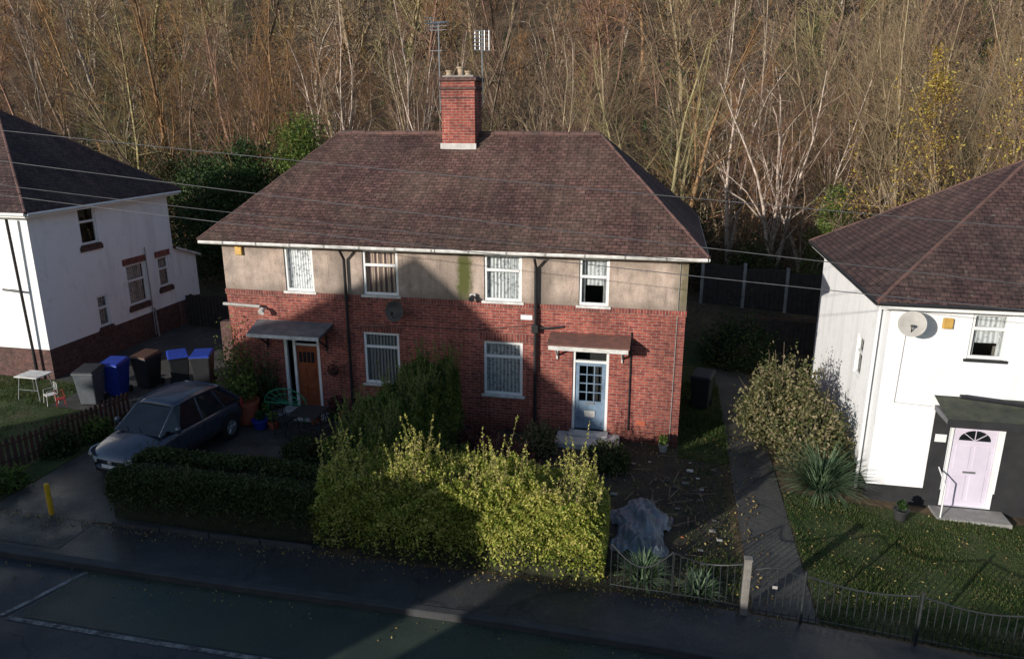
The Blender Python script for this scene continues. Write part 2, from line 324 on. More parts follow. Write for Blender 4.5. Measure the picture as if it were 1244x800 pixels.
ASPH=groundmat('asphalt_road',[(.3,(.026,.029,.035)),(.7,(.048,.052,.060))],.7,45,.65,.35,.006,True,cracks=True)
BAYM=groundmat('mossy_bay_surface',[(.3,(.028,.040,.034)),(.7,(.052,.068,.052))],.9,45,.7,.35,.006,True)
PAVE=groundmat('asphalt_footway',[(.3,(.036,.037,.042)),(.6,(.057,.058,.061)),(.75,(.085,.078,.06))],1.2,40,.7,.35,.006,True,cracks=True)
PATHM=groundmat('concrete_path',[(.3,(.05,.05,.05)),(.7,(.10,.098,.09))],1.2,25,.8,.3,.01,cracks=True)
GRASSM=groundmat('lawn_soil_green',[(.3,(.030,.042,.014)),(.5,(.045,.070,.02)),(.68,(.085,.075,.04))],1.2)
DRIVE=groundmat('driveway_concrete',[(.3,(.035,.036,.036)),(.7,(.09,.088,.082))],1.5,25,.8,.3,.01,True,cracks=True)
LINEM=groundmat('worn_white_paint',[(.38,(.05,.05,.053)),(.6,(.26,.26,.265))],5,50,.7,.1,.002)
sheet('ground',-150,150,-150,260,0,SOIL,40,60)
sheet('road',-150,150,-14.5,-7.6,.004,ASPH)
sheet('parking_bay_surface',1.4,13,-9.0,-7.62,.009,BAYM)
sheet('pavement',-150,150,-7.3,-6.35,.006,PAVE)
kx=sorted(set([-40.,40.]+[k for k in KX if -40<k<40]))
V=[];F=[]
for i,x in enumerate(kx):
    for (y,z) in ((-7.62,-.14),(-7.62,.0),(-7.60,.014),(-7.46,.014),(-7.44,-.02)): V.append((x,y,gzf(x,0)+z))
for i in range(len(kx)-1):
    for j in range(4): F.append((i*5+j+1,i*5+j,i*5+5+j,i*5+6+j))
pymesh('kerb',V,F,KERBM)
sheet('pavement_edge',-150,150,-7.445,-7.3,.005,PAVE)
sheet('road_marking',1.2,12.5,-9.13,-9.04,.010,LINEM)
V=[(1.0,-9.05),(1.10,-9.05),(1.58,-7.7),(1.48,-7.7)]
pymesh('road_marking',[(x,y,gzf(x,-8)+.014) for x,y in V],[(0,1,2,3)],LINEM)
lathe('manhole_cover',[(.30,0),(.30,.006),(.27,.006),(.27,.003),(.01,.003)],(-1.2,-8.6,gzf(-1.2,-8.6)+.006),simple('cast_iron',(.05,.048,.046),(.03,.028,.027),12,.6,.6),None,28)
sheet('front_yard',6.2,13.3,-6.3,0,.008,DIRT)
sheet('driveway',-1.9,5.6,-6.3,-.0,.012,DRIVE)
sheet('driveway_crossover',-1.9,.6,-7.3,-6.3,.012,DRIVE)
sheet('garden_path',13.5,14.55,-6.3,8,.014,PATHM)
sheet('paved_side_yard',-6.3,-.1,0,9,.010,PATHM)
sheet('paved_side_yard',-4.9,-1.95,-1.5,-.02,.016,PATHM)
def blades(name,regions,n,h,mat,w=.010,parent=None,patchy=False):
    P=[];per=n//len(regions)
    for (x0,x1,y0,y1) in regions:
        x=R.uniform(x0,x1,per);y=R.uniform(y0,y1,per)
        P.append(np.stack([x,y,gz(x,y)],1))
    P=np.concatenate(P)
    if patchy:
        f=np.sin(P[:,0]*1.9+1)*np.cos(P[:,1]*2.3+.5)+.7*np.sin(P[:,0]*4.3-P[:,1]*3.1)+.4*np.sin(P[:,0]*9.1+P[:,1]*7.7); P=P[R.random(len(P))<np.clip(.75+.4*f,.12,1)]
    n=len(P); ang=R.uniform(0,2*np.pi,n); hh=h*R.uniform(.4,1.3,n)*(1+.5*np.sin(P[:,0]*2.3)*np.cos(P[:,1]*1.9))
    d=np.stack([np.cos(ang),np.sin(ang),np.zeros(n)],1); lean=R.normal(0,.35,(n,2))
    tip=P+np.stack([lean[:,0]*hh,lean[:,1]*hh,hh],1)
    V=np.stack([P-d*w,P+d*w,tip],1).reshape(-1,3); F=np.arange(3*n).reshape(-1,3)
    return np_mesh(name,V,F,mat,parent,tint=np.repeat(R.uniform(0,1,n),3))
lw=sheet('lawn',14.6,40,-6.25,-1.6,.012,GRASSM); 
lw2=sheet('lawn',12.3,13.48,-.6,9,.013,GRASSM)
lw3=sheet('lawn',-22,-1.95,-6.25,-1.52,.014,GRASSM); sheet('lawn',-22,-4.92,-1.51,.2,.014,GRASSM)
blades('grass_blades',[(14.55,21,-6.3,-1.6),(14.6,21,-6.25,-1.7),(14.6,21,-6.25,-1.7)],80000,.050,L_GRASS,parent=lw,patchy=True)
blades('grass_blades',[(12.3,13.55,-.6,5)],9000,.10,L_GRASS,parent=lw2)
blades('grass_blades',[(-10,-2.2,-6.2,-1.6),(-10,-5,-1.6,.1)],44000,.055,L_GRASS,parent=lw3,patchy=True)
blades('yard_weeds',[(10.2,13.4,-6.2,-4.9),(12.4,13.45,-6.2,-.5)],4500,.08,L_GRASS,patchy=True)
# ------------------------------------------------------------------ foliage
def unit(n):
    v=R.normal(size=(n,3)); return v/np.linalg.norm(v,axis=1)[:,None]
def leaves(name,P,size,mat,parent=None,aspect=.5,up=0.0,tint=None):
    n=len(P); a=unit(n); a[:,2]+=up; a/=np.linalg.norm(a,axis=1)[:,None]
    b=np.cross(a,unit(n)); b/=np.linalg.norm(b,axis=1)[:,None]+1e-9
    s=size*R.uniform(.6,1.3,n)[:,None]
    V=np.stack([P-a*s,P+b*s*aspect,P+a*s,P-b*s*aspect],1).reshape(-1,3)
    if tint is None: tint=R.uniform(0,1,n)
    return np_mesh(name,V,np.arange(4*n).reshape(-1,4),mat,parent,tint=np.repeat(tint,4))
def lump(a,b,seed):
    return (np.sin(a*3.1+seed)*np.cos(b*2.3+seed*1.7)+.6*np.sin(a*7.3+b*5.1+seed*2.1)+.4*np.sin(a*13.7-b*11+seed))/2
def hedge(name,pts,width,heights,nleaf,size,mat,pw=.45,rough=.12,sprigs=0,spl=.5,core=.8,seed=1,leafup=0):
    par=empty(name); pts=np.array(pts,float); hts=np.array(heights,float); wds=np.array(width if hasattr(width,'__len__') else [width]*len(pts),float)
    seg=np.linalg.norm(np.diff(pts,axis=0),axis=1); cum=np.concatenate([[0],np.cumsum(seg)]); L=cum[-1]
    def surf(l,th,scale):
        x=np.interp(l,cum,pts[:,0]); y=np.interp(l,cum,pts[:,1]); h=np.interp(l,cum,hts); w=np.interp(l,cum,wds)
        k=np.clip(np.searchsorted(cum,l)-1,0,len(seg)-1); d=(pts[k+1]-pts[k])/seg[k][:,None]; sx=-d[:,1]; sy=d[:,0]
        endf=np.clip(np.minimum(l,L-l)/.3,0,1)**.5*.25+.75
        m=(1+rough*lump(l,th*2,seed))*scale*endf
        c=np.cos(th); cc=np.sign(c)*np.abs(c)**pw; ss=np.abs(np.sin(th))**pw
        return np.stack([x+sx*cc*w/2*m,y+sy*cc*w/2*m,gz(x,y)+ss*h*m],1)
    nl=max(8,int(L/.15)); nt_=14; l=np.repeat(np.linspace(.06,L-.06,nl),nt_); th=np.tile(np.linspace(0,np.pi,nt_),nl)
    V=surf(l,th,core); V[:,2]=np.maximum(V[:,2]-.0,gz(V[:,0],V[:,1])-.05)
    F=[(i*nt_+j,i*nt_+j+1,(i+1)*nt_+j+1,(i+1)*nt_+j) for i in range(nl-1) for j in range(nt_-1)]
    np_mesh('inner_core',V,F,CORE,par)
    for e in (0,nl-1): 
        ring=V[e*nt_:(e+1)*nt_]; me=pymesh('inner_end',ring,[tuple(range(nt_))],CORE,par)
    l=R.uniform(0,L,nleaf); th=np.arccos(R.uniform(-1,1,nleaf)); k=R.random(nleaf)<.5; th[k]=R.uniform(0,np.pi,k.sum())
    sc_=1.03-np.abs(R.normal(0,.09,nleaf)); P=surf(l,th,sc_)+R.normal(0,size*.5,(nleaf,3))
    ne=nleaf//12; le=np.where(R.random(ne)<.5,R.uniform(-.05,.08,ne),L-R.uniform(-.05,.08,ne)); Pe=surf(np.clip(le,0,L),R.uniform(0,np.pi,ne),R.uniform(.1,1,ne)**.6)
    P=np.concatenate([P,Pe]); P[:,2]=np.maximum(P[:,2],gz(P[:,0],P[:,1])+.01)
    leaves('leaves',P,size,mat,par,up=leafup)
    if sprigs:
        Q=[];S=[]
        for i in range(sprigs):
            li=np.array([random.uniform(.1,L-.1)]); t=np.array([random.uniform(.9,2.3)]); b=surf(li,t,.95)[0]
            ln=spl*random.uniform(.4,1.3)*(1+.5*math.sin(li[0]*4)); d=np.array([random.gauss(0,.22),random.gauss(0,.22),1]); d/=np.linalg.norm(d)
            S.append((b,b+d*ln,.006,.002)); m_=int(ln/.018); 
            tt=R.uniform(0,1,m_)[:,None]; Q.append(b+d*ln*tt+R.normal(0,.025,(m_,3))*(1.3-tt))
        leaves('sprig_leaves',np.concatenate(Q),size*.8,mat,par,up=.3,tint=R.uniform(.35,1.1,sum(len(q) for q in Q)))
        tubes('sprig_stems',S,BARK_T[1],par,n=3,cap=False)
    return par
hedge('low_privet_hedge',[(.75,-5.55),(5.6,-5.6)],1.35,[1.12,1.2],52000,.030,L_HEDGE,pw=.28,rough=.05,seed=2,sprigs=90,spl=.18)
hedge('golden_privet_hedge',[(5.3,-5.5),(7,-5.55),(9,-5.55),(10.9,-5.55)],[1.5,1.6,1.6,1.5],[1.4,1.45,1.6,1.4],125000,.032,L_GOLD,pw=.46,rough=.2,seed=5,sprigs=300,spl=.6,leafup=.2,core=.82)
hedge('boundary_hedge',[(6.3,-.7),(6.1,-2.2),(5.8,-3.6),(5.6,-4.9)],[1.3,1.7,1.8,1.6],[2.15,2.1,1.85,1.6],70000,.030,L_MID,pw=.62,rough=.15,seed=8,sprigs=420,spl=.5,leafup=.3)
def bush(name,c,r,h,nleaf,size,mat,seed=1,pw=.8,aspect=.5,up=0.1,rough=.25,holes=.0):
    par=empty(name); x,y=c; z=gzf(x,y)
    def surf(ph,el,s):
        m=(1+rough*lump(ph*1.3,el*2.5,seed))*s
        return np.stack([x+r*np.cos(el)**pw*np.cos(ph)*m,y+r*np.cos(el)**pw*np.sin(ph)*m,z+h*.12+h*.85*np.sin(el)*m],1)
    na,nb=20,8; ph=np.tile(np.linspace(0,2*np.pi,na),nb); el=np.repeat(np.linspace(0,1.5,nb),na)
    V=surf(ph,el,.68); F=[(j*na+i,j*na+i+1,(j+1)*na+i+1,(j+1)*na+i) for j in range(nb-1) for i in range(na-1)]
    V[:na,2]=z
    if not holes: np_mesh('inner_core',V,F,CORE,par)
    ph=R.uniform(0,2*np.pi,nleaf); el=np.arcsin(R.uniform(0,1,nleaf)); P=surf(ph,el,(R.uniform(.2,1.05,nleaf)**.7 if holes else 1.02-np.abs(R.normal(0,.15,nleaf)))+np.where(R.random(nleaf)<.08,R.uniform(0,.22,nleaf),0))
    P[:,2]=np.where(R.random(nleaf)<.15,z+R.uniform(0,h*.3,nleaf),P[:,2])
    leaves('leaves',P,size,mat,par,aspect=aspect,up=up)
    S=[]
    for i in range(30):
        a_=random.uniform(0,6.28); e_=random.uniform(.3,1.5); q=surf(np.array([a_]),np.array([e_]),random.uniform(1.0,1.2))[0]; S.append(((x,y,z),tuple(q),.012,.004))
    tubes('stems',S,BARK_T[1],par,n=3,cap=False); return par
bush('variegated_shrub',(14.95,1.4),1.0,2.0,11000,.05,L_VARI,3,rough=.5)
bush('variegated_shrub',(15.5,-.0),.75,1.6,6000,.05,L_VARI,4,rough=.5)
bush('heather_shrub',(8.2,-2.6),.85,.85,8000,.03,L_RED,5)
bush('heather_shrub',(9.4,-3.9),.7,.95,6000,.03,L_RED,7)
bush('heather_shrub',(7.5,-1.6),.6,.7,5000,.03,L_RED,8)
bush('garden_shrub',(7.2,-3.4),.8,1.0,6000,.035,L_MID,9)
bush('garden_shrub',(10.6,-1.5),.55,.6,2500,.04,L_HEDGE,11)
bush('garden_shrub',(8.9,-1.2),.45,.8,2000,.04,L_VARI,13)
bush('garden_shrub',(4.3,-1.9),.6,.6,2500,.04,L_MID,14)
bush('garden_shrub',(3.3,-2.6),.5,.5,2200,.04,L_HEDGE,22)
bush('garden_shrub',(-2.5,-3.8),.4,.55,2500,.04,L_HEDGE,15,rough=.5)
bush('garden_shrub',(-2.2,-2.9),.35,.5,2000,.04,L_MID,23,rough=.5)
bush('garden_shrub',(-2.4,-5.6),.5,.4,2500,.04,L_MID,16,rough=.5)
bush('garden_shrub',(-1.6,-1.6),.5,.6,2500,.04,L_EVER,17,rough=.5)
bush('climbing_shrub',(.35,-.4),.6,2.15,3200,.05,L_MID,18,rough=.6,holes=1)
bush('climbing_shrub',(1.15,-.25),.35,1.7,1200,.05,L_EVER,28,rough=.6,holes=1)
bush('garden_shrub',(20.5,-2.6),.5,1.0,2500,.045,L_HEDGE,19)
bush('garden_shrub',(14.3,7.5),1.2,1.6,4500,.05,L_EVER,20,rough=.4)
def spiky(name,c,n,L,mat):
    par=empty(name); x,y=c; z=gzf(x,y); V=[];F=[];T=[]
    for i in range(n):
        az=random.uniform(0,2*math.pi); el=random.uniform(.25,1.5); ln=L*random.uniform(.6,1.1); w=.022
        side=Vector((-math.sin(az),math.cos(az),0)); p=Vector((x,y,z+.05))+Vector((math.cos(az),math.sin(az),0))*random.uniform(.02,.2); k=5; s=len(V); t=random.random()
        for j in range(k+1):
            f=j/k; ww=w*(1-f*.95)
            V+= [p+side*ww,p-side*ww]; T+=[t,t]
            e=el-f*f*1.2; p=p+Vector((math.cos(az)*math.cos(e),math.sin(az)*math.cos(e),math.sin(e)))*ln/k
        for j in range(k): F.append((s+2*j,s+2*j+1,s+2*j+3,s+2*j+2))
    np_mesh('leaves',V,F,mat,par,tint=T); return par
spiky('spiky_yucca',(15.5,-1.2),700,1.2,L_YUCCA)
spiky('ornamental_grass',(11.6,-5.85),300,.5,L_YUCCA)
spiky('ornamental_grass',(12.6,-6.0),160,.38,L_YUCCA)
n=1500; x=R.uniform(-3,14,n); y=-6.3-np.abs(R.normal(0,.2,n)); z=gz(x,0)+.03
leaves('fallen_leaves',np.stack([x,y,z],1),.022,L_LITTER,up=-.0)
n=350; x=R.uniform(-6,16,n); y=-7.66-np.abs(R.normal(0,.25,n)); leaves('fallen_leaves',np.stack([x,y,gz(x,y)+.02],1),.022,L_LITTER)
n=2000; x=R.uniform(9,14,n); y=R.uniform(-6.2,2,n); leaves('fallen_leaves',np.stack([x,y,gz(x,y)+.03],1),.03,L_LITTER)
n=500; x=R.uniform(14.6,21,n); y=R.uniform(-6.2,-1.5,n); leaves('fallen_leaves',np.stack([x,y,gz(x,y)+.05],1),.026,L_LITTER)
# ------------------------------------------------------------------ walls / windows
class Fr:
    def __init__(s,O,U): s.O=Vector((*O,0)); s.U=Vector((*U,0)); s.N=s.U.cross(Vector((0,0,1)))
    def pt(s,u,d,z): return s.O+s.U*u+s.N*d+Vector((0,0,z))
    def box(s,name,u0,u1,d0,d1,z0,z1,mat,par,bevel=0):
        a=s.pt(u0,d0,z0); b=s.pt(u1,d1,z1)
        return box(name,a.x,b.x,a.y,b.y,z0,z1,mat,par,bevel)
    def quad(s,name,u0,u1,d,z0,z1,mat,par):
        return pymesh(name,[s.pt(u0,d,z0),s.pt(u1,d,z0),s.pt(u1,d,z1),s.pt(u0,d,z1)],[(0,1,2,3)],mat,par)
def wall(name,fr,W,z0,z1,ops,mats,splits,par,depth=.13):
    xs=sorted({0,W}|{o[0] for o in ops}|{o[1] for o in ops}); zs=sorted({z0,z1}|{o[2] for o in ops}|{o[3] for o in ops}|set(splits))
    V=[];F=[];MI=[]
    def q(pts,mi):
        s=len(V); V.extend(pts); F.append((s,s+1,s+2,s+3)); MI.append(mi)
    def mi(z): return sum(1 for s in splits if z>s)
    for i in range(len(xs)-1):
        for j in range(len(zs)-1):
            xc=(xs[i]+xs[i+1])/2; zc=(zs[j]+zs[j+1])/2
            if any(o[0]<xc<o[1] and o[2]<zc<o[3] for o in ops): continue
            q([fr.pt(xs[i],0,zs[j]),fr.pt(xs[i+1],0,zs[j]),fr.pt(xs[i+1],0,zs[j+1]),fr.pt(xs[i],0,zs[j+1])],mi(zc))
    for o in ops:
        a,b,c,d=o; m=mi((c+d)/2)
        q([fr.pt(a,0,c),fr.pt(a,0,d),fr.pt(a,-depth,d),fr.pt(a,-depth,c)],m)
        q([fr.pt(b,0,d),fr.pt(b,0,c),fr.pt(b,-depth,c),fr.pt(b,-depth,d)],m)
        q([fr.pt(a,0,c),fr.pt(a,-depth,c),fr.pt(b,-depth,c),fr.pt(b,0,c)],m)
        q([fr.pt(a,0,d),fr.pt(b,0,d),fr.pt(b,-depth,d),fr.pt(a,-depth,d)],m)
    return pymesh(name,V,F,mats,par,mi=MI)
def window(fr,o,par,cur,transom=None,mull=[],name='window',frm=UPVC,sill=None,cover=1.0,rec=.09,drape=None,fw=.07):
    a,b,c,d=o; e=.002; f0,f1=-rec,-rec+.06
    fr.box(name+'_frame_left',a+e,a+fw,f0,f1,c+e,d-e,frm,par,.006); fr.box(name+'_frame_right',b-fw,b-e,f0,f1,c+e,d-e,frm,par,.006)
    fr.box(name+'_frame_top',a+fw,b-fw,f0,f1,d-fw,d-e,frm,par,.006); fr.box(name+'_frame_bottom',a+fw,b-fw,f0,f1,c+e,c+fw,frm,par,.006)
    if transom:
        z=c+(d-c)*transom; fr.box(name+'_transom',a+fw,b-fw,f0,f1+.01,z-.035,z+.035,frm,par,.006)
    for m_ in mull:
        u=a+(b-a)*m_; fr.box(name+'_mullion',u-.025,u+.025,f0,f1-.003,c+fw,d-fw,frm,par,.004)
    fr.quad(name+'_glass',a+fw-.01,b-fw+.01,f0+.02,c+fw-.01,d-fw+.01,GLASS,par)
    if cur is not None:
        u0,u1=a+.02,b-.02; n=40; zt=d-.04; zb=c+.04+(d-c)*(1-cover); V=[];F=[]
        for i in range(n+1):
            u=u0+(u1-u0)*i/n; dd=f0-.05+.016*math.sin(i*1.7); V+=[fr.pt(u,dd,zb),fr.pt(u,dd,zt)]
        for i in range(n): F.append((2*i,2*i+2,2*i+3,2*i+1))
        o_=pymesh(name+'_curtain',V,F,cur,par)
        me=o_.data; uv=me.uv_layers[0]
        for l in me.loops:
            k=l.vertex_index; uv.data[l.index].uv=((k//2)/n*(u1-u0),zt if k%2 else zb)
    if drape:
        w=(b-a)*.2
        for s0,s1 in ((a+.02,a+w),(b-w,b-.02)):
            V=[];F=[];n=14
            for i in range(n+1):
                u=s0+(s1-s0)*i/n; dd=f0-.04+.02*math.sin(i*2.1); V+=[fr.pt(u,dd,c+.03),fr.pt(u,dd,d-.03)]
            for i in range(n): F.append((2*i,2*i+2,2*i+3,2*i+1))
            pymesh(name+'_drape',V,F,drape,par)
    if sill: fr.box(name+'_sill',a-.06,b+.06,-rec+.062,.05,c-.06,c+.001,sill,par,.006)
def hiproof(x0,x1,y0,y1,zE,rx0,rx1,ry,zR,tile,par,ridge=RIDGE,fascia=OLDWHITE,t=.07):
    A=(x0,y0,zE);B=(x1,y0,zE);C=(x1,y1,zE);D=(x0,y1,zE);E=(rx0,ry,zR);Fp=(rx1,ry,zR)
    def plane(name,p,q,r,s,nu=24,nv=10):
        V=[];F=[]
        p,q,r,s=map(Vector,(p,q,r,s)); nrm=(q-p).cross(s-p if (s-p).length>1e-4 else r-p).normalized()
        for j in range(nv+1):
            f=j/nv; a=p.lerp(s,f); b=q.lerp(r,f)
            for i in range(nu+1):
                g=i/nu; w=math.sin(math.pi*f)*math.sin(math.pi*g); c=a.lerp(b,g)
                V.append(c+nrm*(-.05*w+.016*w*math.sin(g*23+f*7)))
        for j in range(nv):
            for i in range(nu):
                k=j*(nu+1)+i; F.append((k,k+1,k+nu+2,k+nu+1))
        me=bpy.data.meshes.new(name); me.from_pydata([tuple(v) for v in V],[],F); me.materials.append(tile)
        uv=me.uv_layers.new(name='UVMap'); U=(q-p).normalized(); Vd=nrm.cross(U)
        for l in me.loops:
            c=me.vertices[l.vertex_index].co; uv.data[l.index].uv=(c.dot(U),c.dot(Vd))
        for pl in me.polygons: pl.use_smooth=True
        me.update(); return link(bpy.data.objects.new(name,me),par)
    plane('roof_front',A,B,Fp,E); plane('roof_right',B,C,Fp,Fp); plane('roof_back',C,D,E,Fp); plane('roof_left',D,A,E,E)
    V=[A,B,C,D]+[(x,y,z-t) for x,y,z in (A,B,C,D)]
    pymesh('roof_eave_edge',V,[(4,5,1,0),(5,6,2,1),(6,7,3,2),(7,4,0,3),(7,6,5,4)],[TILE2],par)
    S=[];
    for k in range(int((x1-x0)/.19)):
        xx=x0+.1+k*.19; dz=random.uniform(-.008,.012); S.append(((xx-.085,y0-.03,zE-.01+dz),(xx+.085,y0-.03,zE-.01+dz+random.uniform(-.004,.004)),.016,.016))
    tubes('eave_tiles',S,tile,par,n=5)
    def run(nm,P,Q,r=.09):
        P=Vector(P);Q=Vector(Q); L=(Q-P).length; n=int(L/.42); S=[]
        for i in range(n):
            a=P.lerp(Q,i/n); b=P.lerp(Q,(i+.97)/n); jit=Vector((0,0,random.uniform(-.015,.01)-.03)); S.append((a+jit,b+jit,r*1.03,r*.97))
        tubes(nm,S,ridge,par,n=8)
    run('ridge_tiles',E,Fp,.085)
    for P,Q in ((A,E),(B,Fp),(C,Fp),(D,E)): run('hip_tiles',P,Q,.045)
# ------------------------------------------------------------------ main house
H=empty('semi_detached_brick_house')
FR=Fr((0,0),(1,0)); RS=Fr((12.25,0),(0,1)); BK=Fr((12.25,7.2),(-1,0)); LS=Fr((0,7.2),(0,-1))
EZ=4.9
up=[(1.79,2.61,3.52,4.72),(4.0,4.97,3.52,4.72),(7.25,8.22,3.52,4.72),(9.65,10.39,3.52,4.72)]
lo=[(3.91,4.92,1.06,2.5),(7.22,8.25,1.0,2.45)]
dr=[(1.55,2.62,.2,2.4),(9.54,10.46,.2,2.38)]
wall('front_wall',FR,12.25,-.3,EZ,up+lo+dr,[BRICK,RENDER],[3.44],H)
wall('side_wall_right',RS,7.2,-.6,EZ,[(3.2,3.9,3.6,4.6)],[BRICK,RENDER],[3.44],H)
wall('back_wall',BK,12.25,-.6,EZ,[],[BRICK,RENDER],[3.44],H)
wall('side_wall_left',LS,7.2,-.6,EZ,[],[BRICK,RENDER],[3.44],H)
box('interior_floor_slab',.1,12.15,.9,7.1,2.7,2.8,PLASTER,H)
box('interior_partition',.1,12.15,2.4,2.5,0,4.8,PLASTER,H)
FR.box('brick_band',-.02,12.27,0.001,.03,3.36,3.50,SOLDIER,H,.004); RS.box('brick_band_side',.0,7.2,.001,.03,3.36,3.50,SOLDIER,H,.004)
for o,c,t,dp,mu in zip(up,[BLIND,STRIPE,NET,None],[None,.66,.66,.60],[None,None,None,NET],[[],[],[],[]]):
    window(FR,o,H,c,t,mu,'upper_window',sill=OLDWHITE,drape=dp)
FR.box('roller_blind',9.72,10.32,-.19,-.18,4.0,4.66,NET,H)
window(FR,lo[0],H,VBLIND,.72,[],'lower_window',sill=OLDWHITE); window(FR,lo[1],H,NET,.72,[],'lower_window',sill=OLDWHITE)
for o in lo: FR.box('soldier_lintel',o[0]-.12,o[1]+.12,.001,.012,o[3]+.003,o[3]+.225,SOLDIER,H)
FR.box('fascia_front',-.36,12.61,.30,.34,4.76,4.90,OLDWHITE,H); RS.box('fascia_right',-.30,7.5,.32,.36,4.76,4.90,OLDWHITE,H); LS.box('fascia_left',-.3,7.5,.32,.36,4.76,4.90,OLDWHITE,H)
box('soffit',-.33,12.58,-.31,7.5,4.80,4.83,OLDWHITE,H)
tubes('gutter_front',[((-.4,-.40,4.83),(6.1,-.40,4.82),.05,.05),((6.12,-.40,4.82),(12.65,-.40,4.83),.05,.05)],OLDWHITE,H)
tubes('gutter_brackets',[((x_,-.40,4.825),(x_+.04,-.40,4.825),.056,.056) for x_ in np.arange(.3,12.6,.95)],GREYSLAB,H)
tubes('gutter_side',[((12.66,-.4,4.83),(12.66,7.5,4.83),.05,.05)],OLDWHITE,H)
hiproof(-.42,12.67,-.42,7.62,4.92,1.95,9.75,3.6,7.55,TILE,H)
def downpipe(x,par=H,y0=0,z1=4.78,z0=.05):
    tubes('downpipe',[((x,y0-.38,z1),(x,y0-.10,z1-.32),.035,.035),((x,y0-.10,z1-.32),(x,y0-.10,z0),.042,.042),((x,y0-.10,z0),(x,y0-.22,z0-.03),.04,.04)]+[((x,y0-.10,z),(x,y0-.10,z+.07),.055,.055) for z in (.9,2.2,3.4)]+[((x,y0-.1,z),(x,y0-.001,z),.02,.02) for z in (.93,2.23,3.43)],BLACKP,par)
downpipe(3.54); downpipe(8.59)
tubes('waste_pipe',[((8.60,-.1,2.9),(8.9,-.07,2.9),.03,.03),((8.9,-.07,2.9),(9.3,-.02,2.95),.03,.03)],BLACKP,H)
box('hopper',8.5,8.68,-.18,-.02,2.78,2.98,BLACKP,H,.02)
tubes('side_downpipe',[((12.25+.08,6.9,4.8),(12.33,6.9,0),.035,.035)],OLDWHITE,H)
tubes('cable',[((12.06,-.02,4.7),(12.05,-.02,.1),.008,.008)],GREYSLAB,H)
tubes('dark_upright_tube',[((10.98,-.03,2.9),(11.0,-.03,.3),.02,.02)],BLACKP,H)  # thin dark upright line to the right of the door
def door_right():
    a,b,c,d=dr[1]
    for n_,u0,u1,z0,z1 in (('l',a+.002,a+.07,c,d-.002),('r',b-.07,b-.002,c,d-.002),('t',a+.07,b-.07,d-.07,d-.002),('m',a+.07,b-.07,2.02,2.08)):
        FR.box('door_frame_'+n_,u0,u1,-.12,-.03,z0,z1,UPVC,H,.006)
    FR.quad('fanlight_glass',a+.07,b-.07,-.09,2.08,2.31,GLASS,H)
    D0,D1=a+.075,b-.075
    FR.box('door_stile_l',D0,D0+.1,-.11,-.06,c+.01,2.015,BLUEDOOR,H,.004); FR.box('door_stile_r',D1-.1,D1,-.11,-.06,c+.01,2.015,BLUEDOOR,H,.004)
    FR.box('door_bottom_panel',D0+.1,D1-.1,-.105,-.075,c+.01,.92,BLUEDOOR,H,.004); FR.box('door_rail_mid',D0+.1,D1-.1,-.11,-.06,.85,.98,BLUEDOOR,H,.004)
    FR.box('door_rail_low',D0+.1,D1-.1,-.11,-.06,.22,.4,BLUEDOOR,H,.004); FR.box('door_rail_top',D0+.1,D1-.1,-.11,-.06,1.93,2.015,BLUEDOOR,H,.004)
    FR.quad('door_glass',D0+.1,D1-.1,-.095,.98,1.93,GLASS,H); FR.box('door_inner_dark',D0,D1,-.5,-.48,.2,2.4,BLACKW,H)  # black sheet stands in for the unlit hall behind the glass
    for k in (1,2): 
        u=D0+.1+(D1-D0-.2)*k/3; FR.box('glazing_bar',u-.012,u+.012,-.105,-.07,.98,1.93,BLUEDOOR,H)
    for k in (1,2,3): 
        z=.98+.95*k/4; FR.box('glazing_bar',D0+.1,D1-.1,-.104,-.072,z-.012,z+.012,BLUEDOOR,H)
    FR.box('letter_box',D0+.27,D1-.27,-.06,-.045,.90,.95,ALU,H); FR.box('door_notice',D0+.25,D1-.25,-.058,-.055,.55,.72,OLDWHITE,H)
door_right()
FR.box('door_step',9.2,10.8,.001,.75,-.1,.14,STEPM,H,.02); FR.box('door_step_upper',9.5,10.5,-.12,.32,.14,.2,STEPM,H,.01)
FR.box('canopy_fascia',9.0,10.95,.55,.60,2.50,2.66,OLDWHITE,H,.01); FR.box('canopy_slab',9.02,10.93,.001,.55,2.50,2.62,OLDWHITE,H)
pymesh('canopy_tiles',[(8.97,-.64,2.665),(10.98,-.64,2.665),(10.98,-.005,2.80),(8.97,-.005,2.80),(8.97,-.64,2.625),(10.98,-.64,2.625),(10.98,-.005,2.63),(8.97,-.005,2.63)],[(0,1,2,3),(4,5,1,0),(5,6,2,1),(7,4,0,3)],CANTILE,H)
for u in (9.15,10.78): tubes('canopy_bracket',[((u,-.03,2.2),(u,-.45,2.5),.025,.025),((u,-.03,2.1),(u,-.03,2.5),.025,.025)],OLDWHITE,H)
a,b,c,d=dr[0]
for n_,u0,u1,z0,z1 in (('l',a+.002,a+.09,c,d-.002),('m1',1.82,1.90,c,d-.12),('r',b-.09,b-.002,c,d-.002),('t',a+.09,b-.09,d-.12,d-.002)):
    FR.box('porch_frame_'+n_,u0,u1,-.12,-.02,z0,z1,UPVC,H,.006)
FR.quad('side_light',a+.09,1.82,-.08,c,d-.12,GLASS,H)
FR.box('brown_door',1.90,b-.09,-.11,-.06,c+.01,d-.42,WOODBR,H,.004)
FR.box('brown_door_head',1.90,b-.09,-.11,-.06,d-.42,d-.36,UPVC,H,.004); FR.quad('brown_door_fanlight',1.90,b-.09,-.09,d-.36,d-.12,GLASS,H)
for z0,z1 in ((.35,.85),(.98,1.35),): 
    for u0 in (1.97,2.23): FR.box('door_panel',u0,u0+.2,-.06,-.045,z0,z1,WOODBR,H,.012)
for k in range(4): FR.box('door_light',1.97+.12*k,2.06+.12*k,-.06,-.053,1.5,1.8,CARGLASS,H)
